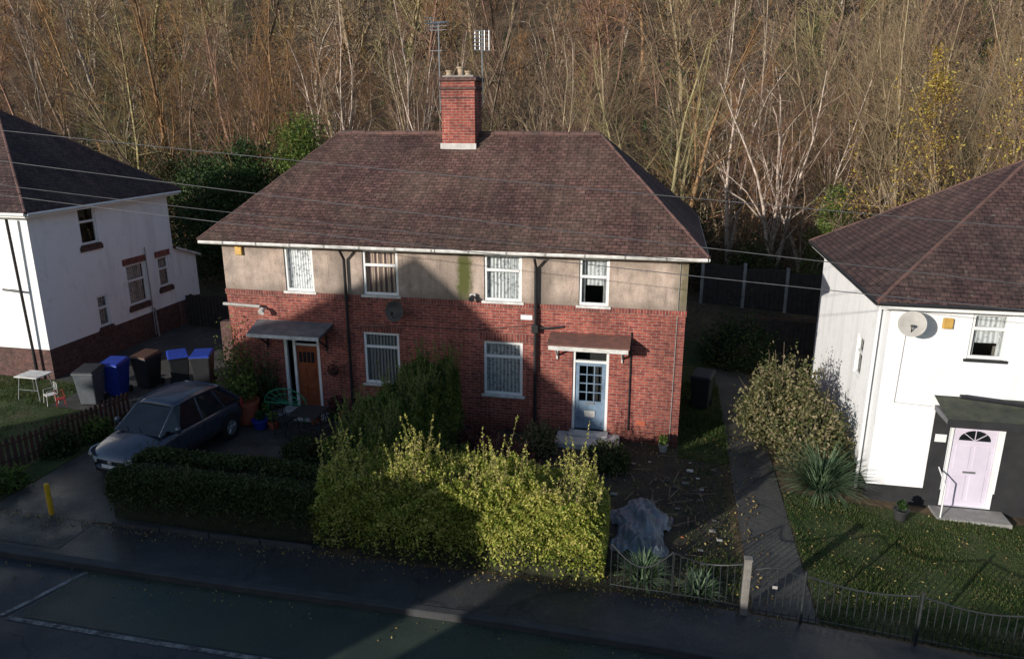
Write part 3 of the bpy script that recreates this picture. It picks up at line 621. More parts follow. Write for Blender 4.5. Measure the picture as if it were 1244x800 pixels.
FR.box('porch_inner_dark',a,b,-.6,-.58,0,2.6,BLACKW,H)  # black sheet stands in for the dark inside of the porch
FR.box('left_door_step',1.3,2.9,.001,.6,-.05,.10,STEPM,H,.02); FR.box('left_door_step_upper',1.5,2.7,-.12,.3,.10,.2,STEPM,H,.01)
pymesh('left_canopy',[(.95,-.75,2.50),(3.0,-.75,2.50),(3.08,-.005,2.68),(.87,-.005,2.68),(.95,-.75,2.43),(3.0,-.75,2.43),(3.0,-.005,2.52),(.95,-.005,2.52)],[(0,1,2,3),(4,5,1,0),(5,6,2,1),(7,4,0,3),(7,6,5,4)],LEAD,H)
FR.box('left_canopy_trim',.95,3.0,.752,.775,2.40,2.49,OLDWHITE,H)
for u in (1.1,2.85): tubes('canopy_bracket',[((u,-.03,2.0),(u,-.6,2.42),.025,.025),((u,-.03,1.9),(u,-.03,2.45),.025,.025)],BLACKP,H)
tubes('wall_pole',[((-.05,-.12,3.1),(1.05,-.14,3.08),.045,.045)],DISHG,H); tubes('wall_pole_brackets',[((.1,-.12,3.1),(.1,-.0,3.1),.02,.02),((.9,-.12,3.1),(.9,0,3.1),.02,.02)],BLACKP,H)
tubes('security_lamp',[((1.15,-.02,3.0),(1.15,-.18,3.03),.03,.03),((1.15,-.18,3.03),(1.15,-.30,2.95),.06,.09)],OLDWHITE,H)
box('pir_sensor',6.9,7.05,-.12,-.002,3.62,3.70,OLDWHITE,H,.01); tubes('floodlight',[((6.97,-.1,3.64),(6.97,-.22,3.58),.05,.08)],DISHD,H)
box('alarm_box',.42,.62,-.08,-.002,4.45,4.70,NOTE,H,.02)
box('house_plaque',8.2,8.5,-.03,-.002,3.08,3.2,UPVC,H,.005)
box('wall_vent',4.3,4.52,-.014,-.001,.55,.68,TERRA,H); box('wall_vent',11.2,11.42,-.014,-.001,.45,.58,TERRA,H)
tubes('telephone_cables',[((3.54+.12,-.05,2.6),(5.1,-.03,2.75),.008,.008),((5.1,-.03,2.75),(6.9,-.03,2.72),.008,.008),((6.9,-.03,2.72),(8.5,-.03,2.95),.008,.008)],BLACKP,H)
CH=H
cx0,cx1,cy0,cy1=5.32,6.28,3.05,3.85
box('chimney_stack',cx0,cx1,cy0,cy1,6.6,8.95,BRICK,CH)
box('chimney_course',cx0-.04,cx1+.04,cy0-.04,cy1+.04,8.72,8.80,BRICKDK,CH,.005); box('chimney_cap',cx0-.07,cx1+.07,cy0-.07,cy1+.07,8.951,9.05,BRICKDK,CH,.01)
box('chimney_flashing',cx0-.04,cx1+.04,cy0-.06,cy0-.002,7.05,7.28,STEPM,CH); box('chimney_flaunching',cx0+.03,cx1-.03,cy0+.03,cy1-.03,9.051,9.10,GREYSLAB,CH,.02)
for x_,y_,h_,r_ in ((5.5,3.3,.10,.10),(5.78,3.5,.2,.11),(6.05,3.3,.08,.10)): lathe('chimney_pot',[(r_*1.1,9.09),(r_*1.1,9.12),(r_*.85,9.13),(r_*.85,9.09+h_),(r_*1.05,9.1+h_),(r_*1.05,9.14+h_),(r_*.7,9.14+h_),(r_*.7,9.1)],(x_,y_,0),POTY,CH)
tubes('aerial_straps',[((cx0-.03,cy0-.01,8.5),(cx1+.03,cy0-.01,8.5),.012,.012)],METBLK,CH)
def aerial(par,x,y,z0,z1,kind):
    S=[((x,y,z0),(x,y,z1),.018,.018)]
    if kind=='yagi':
        b0=Vector((x-.28,y+.2,z1-.04)); b1=Vector((x+.3,y-.25,z1-.04)); S.append((b0,b1,.014,.014)); pd=Vector((.62,.78,0)).normalized()
        for i in range(12):
            p=b0.lerp(b1,i/11); l=.20-.008*i; S.append((p-pd*l,p+pd*l,.008,.008))
        S.append((b0+Vector((0,0,-.18)),b0+Vector((0,0,.18)),.012,.012))
        for dz in (-.16,-.08,.08,.16): S.append((b0+Vector((0,0,dz))-pd*.2,b0+Vector((0,0,dz))+pd*.2,.009,.009))
        for dz in (-.12,-.22): S.append(((x-.25,y+.05,z1+dz),(x+.25,y-.05,z1+dz),.009,.009))
        S.append(((x-.25,y,z1-.75),(x+.1,y,z1-.75),.012,.012)); S.append(((x,y,8.4),(x+.2,y,8.4),.014,.014))
    else:
        for i in range(6):
            z=z1-.1*i; S.append(((x-.24,y-.05,z),(x+.24,y+.05,z-.03),.012,.012))
        for u in (-.2,-.07,.07,.2): S.append(((x+u,y,z1),(x+u,y,z1-.52),.007,.007))
    tubes('tv_aerial_'+kind,S,ALU,par,n=5)
aerial(CH,cx0-.06,cy0+.1,8.1,10.5,'yagi'); aerial(CH,cx1+.08,cy1-.2,8.3,10.3,'grid')
def dish(name,c,n,r,mat,wallp,par=None):
    g=par or empty(name); n=Vector(n).normalized()
    prof=[(0.001,0)]+[(r*k/6,.18*r*(k/6)**2) for k in range(1,7)]+[(r*.99,.18*r+.006)]+[(r*k/6*.98,.18*r*(k/6)**2+.012) for k in (5,4,3,2,1)]+[(.001,.012)]
    lathe(name+'_reflector',prof,c,mat,g,24,axis=n)
    c=Vector(c); lnb=c+n*r*.95+Vector((0,0,-.05)); tubes(name+'_arm',[(c+Vector((0,0,-r*.85)),lnb,.012,.012),(lnb,lnb-n*.1,.03,.035),(c,Vector(wallp),.025,.025)],DISHD,g)
    return g
dish('satellite_dish',(5.0,-.4,3.22),(-.2,-1,.25),.27,DISHD,(5.0,0,3.1),H)
# ------------------------------------------------------------------ left neighbour
G=empty('white_rendered_house'); g0=.2
FL=Fr((-15.8,.25),(1,0)); SL=Fr((-6.3,.25),(0,1)); 
wl=[(1.9,2.65,4.1,5.3),(3.65,4.6,1.7,3.12),(2.15,2.65,1.35,2.4),(5.3,5.9,2.0,3.1)]
fl=[(6.6,7.6,3.7,4.9),(6.6,7.6,1.3,2.6)]
wall('front_wall',FL,9.5,-.2,5.42,fl,[BRICKDK,WHITE],[1.25],G)
wall('side_wall',SL,6.25,-.2,5.42,wl,[BRICKDK,WHITE],[1.25],G)
wall('back_wall',Fr((-6.3,6.5),(-1,0)),9.5,-.2,5.42,[],[BRICKDK,WHITE],[1.25],G)
wall('far_side_wall',Fr((-15.8,6.5),(0,-1)),6.25,-.2,5.42,[],[BRICKDK,WHITE],[1.25],G)
for o in wl[:1]: window(SL,o,G,None,.6,[],'side_window',sill=BRICKDK)
for o in wl[1:]: window(SL,o,G,NET,.6,[],'side_window',sill=BRICKDK)
for o in fl: window(FL,o,G,NET,.6,[.5],'front_window',sill=BRICKDK)
for o in (wl[1],wl[3]): SL.box('brick_lintel',o[0]-.12,o[1]+.12,.001,.02,o[3]+.003,o[3]+.22,SOLDIER,G)
for o in wl: SL.box('brick_sill',o[0]-.1,o[1]+.1,.001,.05,o[2]-.2,o[2]-.062,BRICKDK,G)
box('interior_core',-15.5,-7.3,1.2,6.2,0,5.3,PLASTER,G)
SL.box('fascia_side',-.3,6.5,.30,.34,5.26,5.42,UPVC,G); FL.box('fascia_front',-.3,9.8,.30,.34,5.26,5.42,UPVC,G); box('soffit',-16.1,-5.98,-.05,6.8,5.32,5.35,UPVC,G)
tubes('gutter',[((-5.92,-.1,5.36),(-5.92,6.8,5.36),.05,.05),((-16,-.14,5.36),(-5.95,-.14,5.36),.05,.05)],UPVC,G)
hiproof(-16.2,-5.9,-.15,6.9,5.45,-12.4,-9.7,3.3,8.25,TILE2,G)
tubes('downpipe',[((-6.75,.02,5.2),(-6.75,.10,1.2),.04,.04),((-6.75,.1,1.2),(-6.75,.1,.3),.045,.045),((-7.4,.1,3.1),(-6.75,.1,3.05),.035,.035)],BLACKP,G)
tubes('vent_pipe',[((-6.2,4.95,1.4),(-6.2,5.0,.3),.03,.03),((-6.24,4.9,3.6),(-6.24,4.9,.4),.018,.018)],GREYSLAB,G)
V=[(-7.8,6.5,0),(-6.3,6.5,0),(-6.3,7.8,0),(-7.8,7.8,0),(-7.8,6.5,3.3),(-6.3,6.5,3.3),(-6.3,7.8,2.85),(-7.8,7.8,2.85)]
pymesh('lean_to_walls',V,[(1,2,6,5),(2,3,7,6),(3,0,4,7)],WHITE,G)
pymesh('lean_to_plinth',[(-6.29,6.5,0),(-6.29,7.81,0),(-6.29,7.81,1.25),(-6.29,6.5,1.25),(-7.8,7.81,0),(-7.8,7.81,1.25)],[(0,1,2,3),(1,4,5,2)],BRICKDK,G)
pymesh('lean_to_roof',[(-7.9,6.5,3.36),(-6.15,6.5,3.36),(-6.15,7.95,2.86),(-7.9,7.95,2.86),(-6.15,6.5,3.28),(-6.15,7.95,2.78),(-7.9,7.95,2.78)],[(0,1,2,3),(4,5,2,1),(5,6,3,2)],OLDWHITE,G)
# ------------------------------------------------------------------ right neighbour
G2=empty('white_rendered_house'); gx=16.45; fy=-1.2; rz=4.32
F2=Fr((gx,fy),(1,0)); S2=Fr((gx,fy+7.2),(0,-1))
w2=[(1.6,2.32,3.08,4.08)]; d2=[(1.55,2.6,-.38,1.62)]; w2b=[(5.5,6.6,3.0,4.0),(5.3,6.7,.6,1.8)]
wall('front_wall',F2,11.5,-.9,rz,w2+d2+w2b,[BLACKW,WHITE],[.0],G2)
wall('side_wall',S2,7.2,-.9,rz,[(4.9,5.5,1.9,2.9)],[BLACKW,WHITE],[.0],G2)
wall('back_wall',Fr((gx+11.5,fy+7.2),(-1,0)),11.5,-.9,rz,[],[BLACKW,WHITE],[.0],G2)
wall('far_side_wall',Fr((gx+11.5,fy),(0,1)),7.2,-.9,rz,[],[BLACKW,WHITE],[.0],G2)
window(F2,w2[0],G2,None,.66,[],'upper_window',sill=BLACKW,drape=NET); F2.box('window_blind',1.7,2.22,-.17,-.16,3.4,4.0,NET,G2)
for o in w2b: window(F2,o,G2,NET,.66,[.5],'window',sill=BLACKW)
window(S2,(4.9,5.5,1.9,2.9),G2,None,.6,[],'side_window')
box('interior_core',gx+.4,gx+11,fy+1.3,fy+6.8,-.3,4.2,PLASTER,G2)
F2.box('fascia_front',-.3,11.8,.30,.34,rz-.17,rz-.01,UPVC,G2); S2.box('fascia_side',-.3,7.5,.30,.34,rz-.17,rz-.01,UPVC,G2); box('soffit',gx-.29,gx+11.8,fy-.29,fy+7.5,rz-.12,rz-.09,UPVC,G2)
tubes('gutter',[((gx-.36,fy-.4,rz-.04),(gx+11.9,fy-.4,rz-.04),.05,.05),((gx-.4,fy-.4,rz-.04),(gx-.4,fy+7.6,rz-.04),.05,.05)],BLACKP,G2)
hiproof(gx-.4,gx+11.9,fy-.4,fy+7.6,rz+.02,gx+3.6,gx+8.2,fy+3.6,rz+2.75,TILE2,G2)
tubes('downpipe',[((gx-.08,fy+.5,4.1),(gx-.08,fy+.5,-.4),.035,.035)],UPVC,G2)
tubes('dish_cable',[((gx+.35,fy-.02,3.7),(gx+.32,fy-.02,2.0),.006,.006),((gx+.32,fy-.02,2.0),(gx+1.3,fy-.02,1.95),.006,.006)],DISHG,G2)
dish('satellite_dish',(gx+.32,fy-.42,3.88),(-.3,-1,.3),.27,DISHG,(gx+.35,fy,3.72),G2)
box('alarm_box',gx+1.02,gx+1.22,fy-.08,fy-.002,3.72,3.95,NOTE,G2,.02)
F2.box('canopy_slab',1.15,4.2,.001,.85,1.88,2.0,LEAD,G2,.01); F2.box('canopy_trim',1.13,4.22,.852,.88,1.84,2.02,BLACKW,G2)
pymesh('canopy_top',[(gx+1.1,fy-.9,2.03),(gx+4.25,fy-.9,2.03),(gx+4.25,fy-.003,2.22),(gx+1.1,fy-.003,2.22)],[(0,1,2,3)],simple('mossy_felt',(.07,.075,.05),(.035,.04,.035),5,.9,.4),G2)
F2.box('dark_porch_surround_left',1.18,1.52,.001,.02,-.5,1.87,BLACKW,G2); F2.box('dark_porch_surround_right',2.63,4.2,.001,.02,-.5,1.87,BLACKW,G2)  # dark paint that also carries part of the canopy's shadow
tubes('canopy_pipe',[((gx+1.5,fy-.3,2.33),(gx+3.2,fy-.35,2.2),.05,.05)],BLACKP,G2)
a,b,c,d=d2[0]
for nn,u0,u1,z0,z1 in (('l',a+.002,a+.08,c,d-.002),('r',b-.08,b-.002,c,d-.002),('t',a+.08,b-.08,d-.08,d-.002)): F2.box('door_frame_'+nn,u0,u1,-.12,-.02,z0,z1,UPVC,G2,.006)
F2.box('lilac_door',a+.085,b-.085,-.11,-.06,c,d-.085,LILAC,G2,.004)
for u0,z0,z1 in ((a+.18,c+.12,c+.75),(a+.56,c+.12,c+.75),(a+.18,c+.9,c+1.45),(a+.56,c+.9,c+1.45)): F2.box('door_panel',u0,u0+.3,-.06,-.048,z0,z1,LILAC,G2,.012)
V=[F2.pt((a+b)/2,-.052,d-.42)]; 
for k in range(13): t=math.pi*k/12; V.append(F2.pt((a+b)/2-.32*math.cos(t),-.052,d-.42+.24*math.sin(t)))
pymesh('fan_light',V,[(0,k+1,k+2) for k in range(12)][::-1],CARGLASS,G2)
for k in (3,6,9): tubes('fan_light_bar',[(V[0]+Vector((0,-.004,0)),V[k+1]+Vector((0,-.004,0)),.01,.01)],LILAC,G2,n=4)
F2.box('letter_plate',(a+b)/2-.13,(a+b)/2+.13,-.058,-.05,c+.8,c+.85,ALU,G2); F2.box('door_step',a-.2,b+.25,.001,.6,-.75,-.40,GREYSLAB,G2,.02)
F2.box('house_number_sign',1.25,1.48,.021,.03,1.15,1.33,UPVC,G2,.003)
tubes('handrail',[((gx+a-.12,fy-.55,-.5),(gx+a-.12,fy-.55,.35),.016,.016),((gx+a-.12,fy-.55,.35),(gx+a-.12,fy-.03,.55),.016,.016)],UPVC,G2)
# ------------------------------------------------------------------ opposite side of the street (unseen behind the viewpoint, shaped for its shadows)
O=empty('tall_house'); 
pymesh('walls',[(-18,-29,-.1),(-8,-29,-.1),(-8,-21,-.1),(-18,-21,-.1),(-18,-29,7.3),(-8,-29,7.3),(-8,-21,7.3),(-18,-21,7.3)],[(0,1,5,4),(1,2,6,5),(2,3,7,6),(3,0,4,7)],BRICK,O)
pymesh('roof',[(-18.2,-29.2,7.3),(-7.8,-29.2,7.3),(-7.8,-20.8,7.3),(-18.2,-20.8,7.3),(-12.7,-25,12.9)],[(0,1,4),(1,2,4),(2,3,4),(3,0,4),(3,2,1,0)],TILE,O)
box('added_shade_block',-7.75,-3.1,-22.6,-21.1,-.1,6.6,BRICK,O);  # unseen flat block added so its shadow covers part of the hedge
O2=empty('flat_roofed_building'); box('walls',-1.1,60,-30,-21,-.5,4.7,BRICK,O2); box('roof_slab',-1.2,60.2,-30.2,-20.9,4.701,4.85,LEAD,O2)
# ------------------------------------------------------------------ car
def car():
    g=empty('parked_car')
    st=[(-2.10,.62,.42,.70,.80),(-2.04,.76,.30,.80,.93),(-1.85,.84,.24,.88,1.0),(-1.3,.875,.22,.92,1.0),(-.4,.885,.20,.91,.97),(.5,.885,.20,.90,.96),(1.0,.88,.20,.88,.97),(1.5,.86,.21,.80,.92),(1.85,.80,.24,.72,.82),(2.05,.68,.30,.60,.70),(2.12,.50,.38,.52,.58)]
    V=[];F=[];ring=None
    for x,w,zb,zs,zt in st:
        half=[(w*.80,zb),(w*.95,zb+.07),(w,zb+(zs-zb)*.45),(w*.985,zs-.06),(w*.93,zs+.0),(w*.5,zt-.015)]
        pts=[(0,zb)]+half+[(0,zt)]+[(-a,b) for a,b in reversed(half)]
        ring=len(pts); V+=[(x,a,b) for a,b in pts]
    for i in range(len(st)-1):
        for k in range(ring): F.append((i*ring+k,i*ring+(k+1)%ring,(i+1)*ring+(k+1)%ring,(i+1)*ring+k))
    F.append(tuple(range(ring))); F.append(tuple(reversed([(len(st)-1)*ring+k for k in range(ring)])))
    parts=[pymesh('body',V,F,CARPAINT,g,smooth=True,subsurf=2)]
    base=[(-1.90,.74,.96),(-1.2,.80,.94),(-.3,.81,.93),(.55,.80,.93),(1.15,.70,.95)]
    top=[(-1.35,.55,1.43),(-.95,.60,1.49),(-.3,.615,1.51),(.2,.60,1.49),(.40,.55,1.455)]
    V=[(x,s*w,z) for s in (1,-1) for x,w,z in base]+[(x,s*w,z) for s in (1,-1) for x,w,z in top]
    F=[]
    for i in range(4):
        F.append((i,10+i,11+i,i+1)); F.append((5+i,6+i,16+i,15+i))
    F.append((0,5,15,10)); F.append((4,14,19,9))
    pymesh('windows',V,F,CARGLASS,g)
    V=[];F=[];nx=8;ny=6
    for i in range(nx+1):
        x=-1.42+1.86*i/nx; w=float(np.interp(x,[t[0] for t in top],[t[1] for t in top]))+.02; z=float(np.interp(x,[t[0] for t in top],[t[2] for t in top]))
        for j in range(ny+1):
            s=-1+2*j/ny; V.append((x,s*w,z+.045*(1-s**4)-.0))
    for i in range(nx):
        for j in range(ny): k=i*(ny+1)+j; F.append((k,k+ny+1,k+ny+2,k+1))
    o=pymesh('roof',V,F,CARPAINT,g,smooth=True); sm=o.modifiers.new('s','SOLIDIFY'); sm.thickness=.04
    S=[]
    for s in (1,-1):
        for i,r in ((0,.07),(1,.04),(2,.03),(4,.035)):
            b=base[i]; t=top[i]; S.append(((b[0],s*b[1],b[2]-.02),(t[0],s*t[1],t[2]),r,r*.8))
        for i in range(4): S.append(((top[i][0],s*top[i][1],top[i][2]),(top[i+1][0],s*top[i+1][1],top[i+1][2]),.03,.03))
    S.append(((-1.37,-.55,1.45),(-1.37,.55,1.45),.035,.035))
    tubes('pillars',S,CARPAINT,g,n=8)
    for s in (1,-1):
        o=lathe('mirror',[(.02,-.09),(.07,-.05),(.08,.03),(.05,.08),(.01,.09)],(.78,s*.97,1.03),CARPAINT,g,12); 
        tubes('mirror_arm',[((.82,s*.82,.97),(.8,s*.95,1.0),.02,.02)],METBLK,g)
        V=[];F=[]
        for i,(x,w,h) in enumerate(((1.55,.87,.05),(1.85,.815,.07),(2.03,.70,.065),(2.09,.56,.04))): V+=[(x,s*w*1.012,.66-h+.04),(x-.015,s*w*.985,.66+h)]
        for i in range(3): F.append((2*i,2*i+2,2*i+3,2*i+1) if s<0 else (2*i,2*i+1,2*i+3,2*i+2))
        o=pymesh('headlight',V,F,ALU,g); sm=o.modifiers.new('s','SOLIDIFY'); sm.thickness=.03; sm.offset=1
        o=pymesh('tail_light',[(-2.03,s*.80,.75),(-1.85,s*.862,.75),(-1.87,s*.845,.98),(-2.0,s*.75,.96)],[(0,1,2,3)],REDP,g); sm=o.modifiers.new('s','SOLIDIFY'); sm.thickness=.04; sm.offset=0
        for x in (1.30,-1.32):
            lathe('wheel_arch',[(.385,0),(.385,.015),(.30,.016),(.30,.0)],(x,s*.872,.33),RUBBER,g,28,axis=(0,s,0))
            lathe('tyre',[(.20,-.10),(.30,-.10),(.325,-.07),(.325,.07),(.30,.10),(.21,.10),(.20,.07)],(x,s*.80,.325),RUBBER,g,28,axis=(0,s,0))
            lathe('hub',[(.21,0),(.215,.02),(.05,.012),(.04,.03),(.01,.03)],(x,s*.875,.325),ALU,g,20,axis=(0,s,0))
            tubes('spokes',[((x,s*.90,.325),(x+.19*math.cos(t),s*.895,.325+.19*math.sin(t)),.028,.018) for t in [k*2*math.pi/5+.3 for k in range(5)]],ALU,g,n=6)
        tubes('door_seams',[((x,s*.889,.35),(x,s*.885,.86),.005,.005) for x in (-.25,.75,-1.0)],RUBBER,g,n=4)
        tubes('door_handles',[((x,s*.90,.80),(x+.16,s*.90,.80),.014,.014) for x in (-.15,-.95)],CARPAINT,g,n=6)
        tubes('side_trim',[((-1.0,s*.89,.42),(.95,s*.89,.42),.02,.02)],RUBBER,g,n=6)
    box('grille',2.07,2.12,-.42,.42,.50,.60,RUBBER,g,.01); box('lower_grille',2.05,2.11,-.5,.5,.28,.42,RUBBER,g,.02); box('badge',2.12,2.135,-.06,.06,.52,.6,ALU,g,.01)
    box('number_plate',2.12,2.13,-.26,.26,.42,.50,UPVC,g); box('rear_plate',-2.12,-2.10,-.26,.26,.62,.72,YELLOW,g)
    tubes('wiper',[((1.13,.1,.98),(.75,-.35,1.18),.008,.006),((1.13,-.3,.98),(.85,-.6,1.12),.008,.006)],RUBBER,g,n=4)
    return g
c=car(); c.location=(.08,-3.05,gzf(.0)+.012); c.rotation_euler=(0,0,math.radians(-98)); c.scale=(.86,.94,.95)
# ------------------------------------------------------------------ bins, furniture
def bin_(x,y,body,lid,rot=0,s=1):
    g=empty('wheelie_bin'); 
    V=[(-.22,-.25,.04),(.22,-.25,.04),(.22,.22,.04),(-.22,.22,.04),(-.28,-.34,.95),(.28,-.34,.95),(.28,.34,.95),(-.28,.34,.95)]
    pymesh('body',V,[(3,2,1,0),(4,5,6,7),(0,1,5,4),(1,2,6,5),(2,3,7,6),(3,0,4,7)],body,g,bevel=.025)
    box('rim',-.30,.30,-.36,.36,.93,.97,body,g,.01)
    V=[(-.30,-.38,.97),(.30,-.38,.97),(.30,.36,.99),(-.30,.36,.99),(-.27,-.34,1.02),(.27,-.34,1.02),(.26,.3,1.08),(-.26,.3,1.08)]
    pymesh('lid',V,[(3,2,1,0),(4,5,6,7),(0,1,5,4),(1,2,6,5),(2,3,7,6),(3,0,4,7)],lid,g,bevel=.015)
    tubes('handle',[((-.2,.42,.98),(.2,.42,.98),.018,.018),((-.2,.42,.98),(-.2,.33,.93),.015,.015),((.2,.42,.98),(.2,.33,.93),.015,.015)],body,g)
    tubes('wheels',[((-.27,.25,.1),(-.22,.25,.1),.1,.1),((.22,.25,.1),(.27,.25,.1),.1,.1)],RUBBER,g,n=16)
    g.location=(x,y,gzf(x,y)+.016); g.rotation_euler=(0,0,math.radians(rot)); g.scale=(s,)*3
bin_(-3.95,-.95,BINGRY,BINBLK,12); bin_(-3.75,-.2,BINBLU,BINBLU,8); bin_(-3.35,.65,BINBLK,BINBRN,-5); bin_(-2.5,.95,BINBLK,BINBLU,40); bin_(-1.85,1.2,BINBLK,BINBLU,20); bin_(12.95,3.1,BINBLK,BINBLK,-15)
def table(name,x,y,w,d,h,mat,top=None):
    g=empty(name); z=gzf(x,y); box('top',x-w/2,x+w/2,y-d/2,y+d/2,z+h-.03,z+h,top or mat,g,.008)
    tubes('legs',[((x+a*w*.36,y+b*d*.36,z+h-.03),(x+a*w*.48,y+b*d*.48,z),.014,.014) for a in(-1,1) for b in(-1,1)]+[((x-w*.42,y-d*.42,z+h*.45),(x+w*.42,y-d*.42,z+h*.45),.008,.008)],mat,g,n=6)
    return g
table('garden_table',-5.65,-1.1,.75,.6,.72,ALU,OLDWHITE); 
def chair(name,x,y,mat,rot=0,s=1):
    g=empty(name); box('seat',-.22,.22,-.22,.22,.42,.45,mat,g,.01)
    tubes('frame',[((a*.2,-.2,.43),(a*.23,-.24,0),.013,.013) for a in (-1,1)]+[((a*.2,.2,0),(a*.2,.24,.9),.013,.013) for a in (-1,1)]+[((-.2,.24,z),(.2,.24,z),.01,.01) for z in (.6,.7,.8,.9)]+[((a*.21,-.2,.43),(a*.22,-.18,.64),.01,.01) for a in(-1,1)]+[((a*.22,-.18,.64),(a*.2,.22,.66),.01,.01) for a in(-1,1)],mat,g,n=6)
    g.location=(x,y,gzf(x,y)+.01); g.rotation_euler=(0,0,math.radians(rot)); g.scale=(s,)*3
chair('garden_chair',-4.95,-1.35,OLDWHITE,-30,.65); chair('garden_chair',-4.6,-1.4,REDP,50,.5)
chair('garden_chair',2.25,-1.45,METBLK,160); chair('garden_chair',3.4,-1.7,METBLK,240)
table('patio_table',2.9,-1.4,.8,.8,.7,METBLK)
g=empty('green_metal_stand'); S=[]
bx,by=1.95,-.85; z=gzf(bx)
for k in range(9):
    t=math.pi*k/8; S.append(((bx,by,z+.6),(bx+.62*math.cos(t),by,z+.6+.42*math.sin(t)),.012,.010))
    if k<8:
        t2=math.pi*(k+1)/8; S.append(((bx+.62*math.cos(t),by,z+.6+.42*math.sin(t)),(bx+.62*math.cos(t2),by,z+.6+.42*math.sin(t2)),.018,.018)); S.append(((bx+.4*math.cos(t),by,z+.6+.27*math.sin(t)),(bx+.4*math.cos(t2),by,z+.6+.27*math.sin(t2)),.010,.010))
S+=[((bx-.62,by,z+.6),(bx+.62,by,z+.6),.02,.02),((bx-.5,by,z+.6),(bx-.55,by,z),.015,.015),((bx+.5,by,z+.6),(bx+.55,by,z),.015,.015)]
tubes('fan_frame',S,GREENMET,g,n=6)
def pot(x,y,r,h,mat,pl,lm,n=900,name='potted_plant'):
    g=empty(name); z=gzf(x,y)+.012
    lathe('pot',[(r*.7,0),(r*.75,.02),(r*.95,h*.85),(r*1.05,h*.86),(r*1.05,h),(r*.9,h),(r*.88,h*.9),(.01,h*.9)],(x,y,z),mat,g,20)
    P=unit(n)*R.uniform(.3,1,n)[:,None]**.5*np.array([pl*.5,pl*.5,pl*.5])+np.array([x,y,z+h+pl*.48]); leaves('foliage',P,.045,lm,g)
    S=[((x,y,z+h*.8),(x+random.uniform(-.2,.2)*pl,y+random.uniform(-.2,.2)*pl,z+h+pl*.7),.012,.005) for _ in range(6)]; tubes('stems',S,BARK_T[1],g,n=4)
pot(.85,-1.0,.36,.64,TERRA,.75,L_MID,700); pot(1.35,-.75,.2,.25,LEAD,.3,L_MID,400); pot(3.15,-.3,.15,.26,TERRA,.45,L_RED,400); pot(3.3,-.85,.15,.2,LEAD,.3,L_MID,300); pot(1.4,-1.25,.22,.24,BINBLU,.25,L_EVER,200); pot(1.75,-1.2,.15,.2,TERRA,.3,L_MID,300); pot(2.75,-.75,.14,.2,TERRA,.3,L_YUCCA,250)
pot(-.1,-.55,.16,.25,LEAD,.5,L_EVER,500); pot(11.9,-.35,.12,.2,GREYSLAB,.25,L_MID,200); pot(17.0,-2.0,.16,.25,BLACKW,.2,L_EVER,200)
g=empty('hanging_basket'); tubes('bracket',[((3.12,0,1.62),(3.12,-.32,1.62),.01,.01),((3.12,-.30,1.62),(3.12,-.30,1.5),.005,.005)],BLACKP,g); lathe('bowl',[(.02,0),(.12,.05),(.16,.14),(.15,.14),(.01,.12)],(3.12,-.30,1.32),FENCEW,g,14)
leaves('flowers',unit(220)*.15+np.array([3.12,-.30,1.46]),.03,L_RED,g)
g=empty('yellow_bollard'); bx,by=-.50,-6.25; z=gzf(bx); lathe('post',[(.05,0),(.05,.66),(.042,.70),(.01,.712)],(bx,by,z),YELLOW,g,16)
g=empty('picket_fence')
def picket(A,B):
    L=(B-A).length; n=int(L/.13); d=(B-A)/L
    for i in range(n+1):
        p=A+d*L*i/n; z=gzf(p.x); h=.82+random.uniform(-.03,.03); q=Vector((-d.y,d.x))*.012; w=d*.04
        c=[p-w-q,p+w-q,p+w+q,p-w+q]
        V=[(v.x,v.y,z+.04) for v in c]+[(v.x,v.y,z+h-.06) for v in c]+[((p-q).x,(p-q).y,z+h),((p+q).x,(p+q).y,z+h)]
        pymesh('picket',V,[(0,1,5,4),(1,2,6,5),(2,3,7,6),(3,0,4,7),(4,5,8),(6,7,9),(5,6,9,8),(7,4,8,9)],FENCEW,g)
    for hz in (.25,.65): tubes('rail',[((A.x,A.y,gzf(A.x)+hz),(B.x,B.y,gzf(B.x)+hz),.03,.03)],FENCEW,g,n=4)
picket(Vector((-3.4,-5.9)),Vector((-2.75,-4.6))); picket(Vector((-2.75,-4.6)),Vector((-2.2,-1.7))); picket(Vector((-6.6,-6.2)),Vector((-3.45,-5.95)))
g=empty('timber_edging')
for i in range(4): box('edging_board',1.0+i*1.1,2.07+i*1.1,-6.34,-6.30,-.02,.12+random.uniform(-.02,.02),KERBM,g)
def ironpanel(g,x0,x1,y,lean=0,sag=.10,hh=.92):
    S=[];n=int((x1-x0)/.11)
    def top(t): return hh-sag*math.sin(math.pi*t)
    prev=None
    for i in range(n+1):
        t=i/n; x=x0+(x1-x0)*t; z=gzf(x); h=top(t); yy=y+lean*math.sin(math.pi*t)
        S.append(((x,y,z+.04),(x,yy,z+h),.008,.008))
        if prev is not None:
            S.append((prev,(x,yy,z+h),.014,.014)); S.append(((prev[0],y+ (prev[1]-y)*.12,gzf(prev[0])+.12),(x,y+(yy-y)*.12,z+.12),.012,.012))
        prev=(x,yy,z+h)
    tubes('panel',S,METBLK,g,n=5)
g=empty('iron_fence')
x=14.25
while x<24:
    ironpanel(g,x,x+1.75,-6.36); tubes('post',[((x,-6.36,gzf(x)-.05),(x,-6.36,gzf(x)+1.0),.025,.025)],METBLK,g); x+=1.8
g=empty('iron_fence'); ironpanel(g,11.05,12.1,-6.3,-.12,.3); ironpanel(g,12.12,13.25,-6.32,.18,.22)
g=empty('iron_gate'); ironpanel(g,13.45,14.18,-6.36,0,-.10,.88); box('gate_sign',13.74,13.82,-6.39,-6.375,gzf(13.8)+.6,gzf(13.8)+.65,DISHG,g)
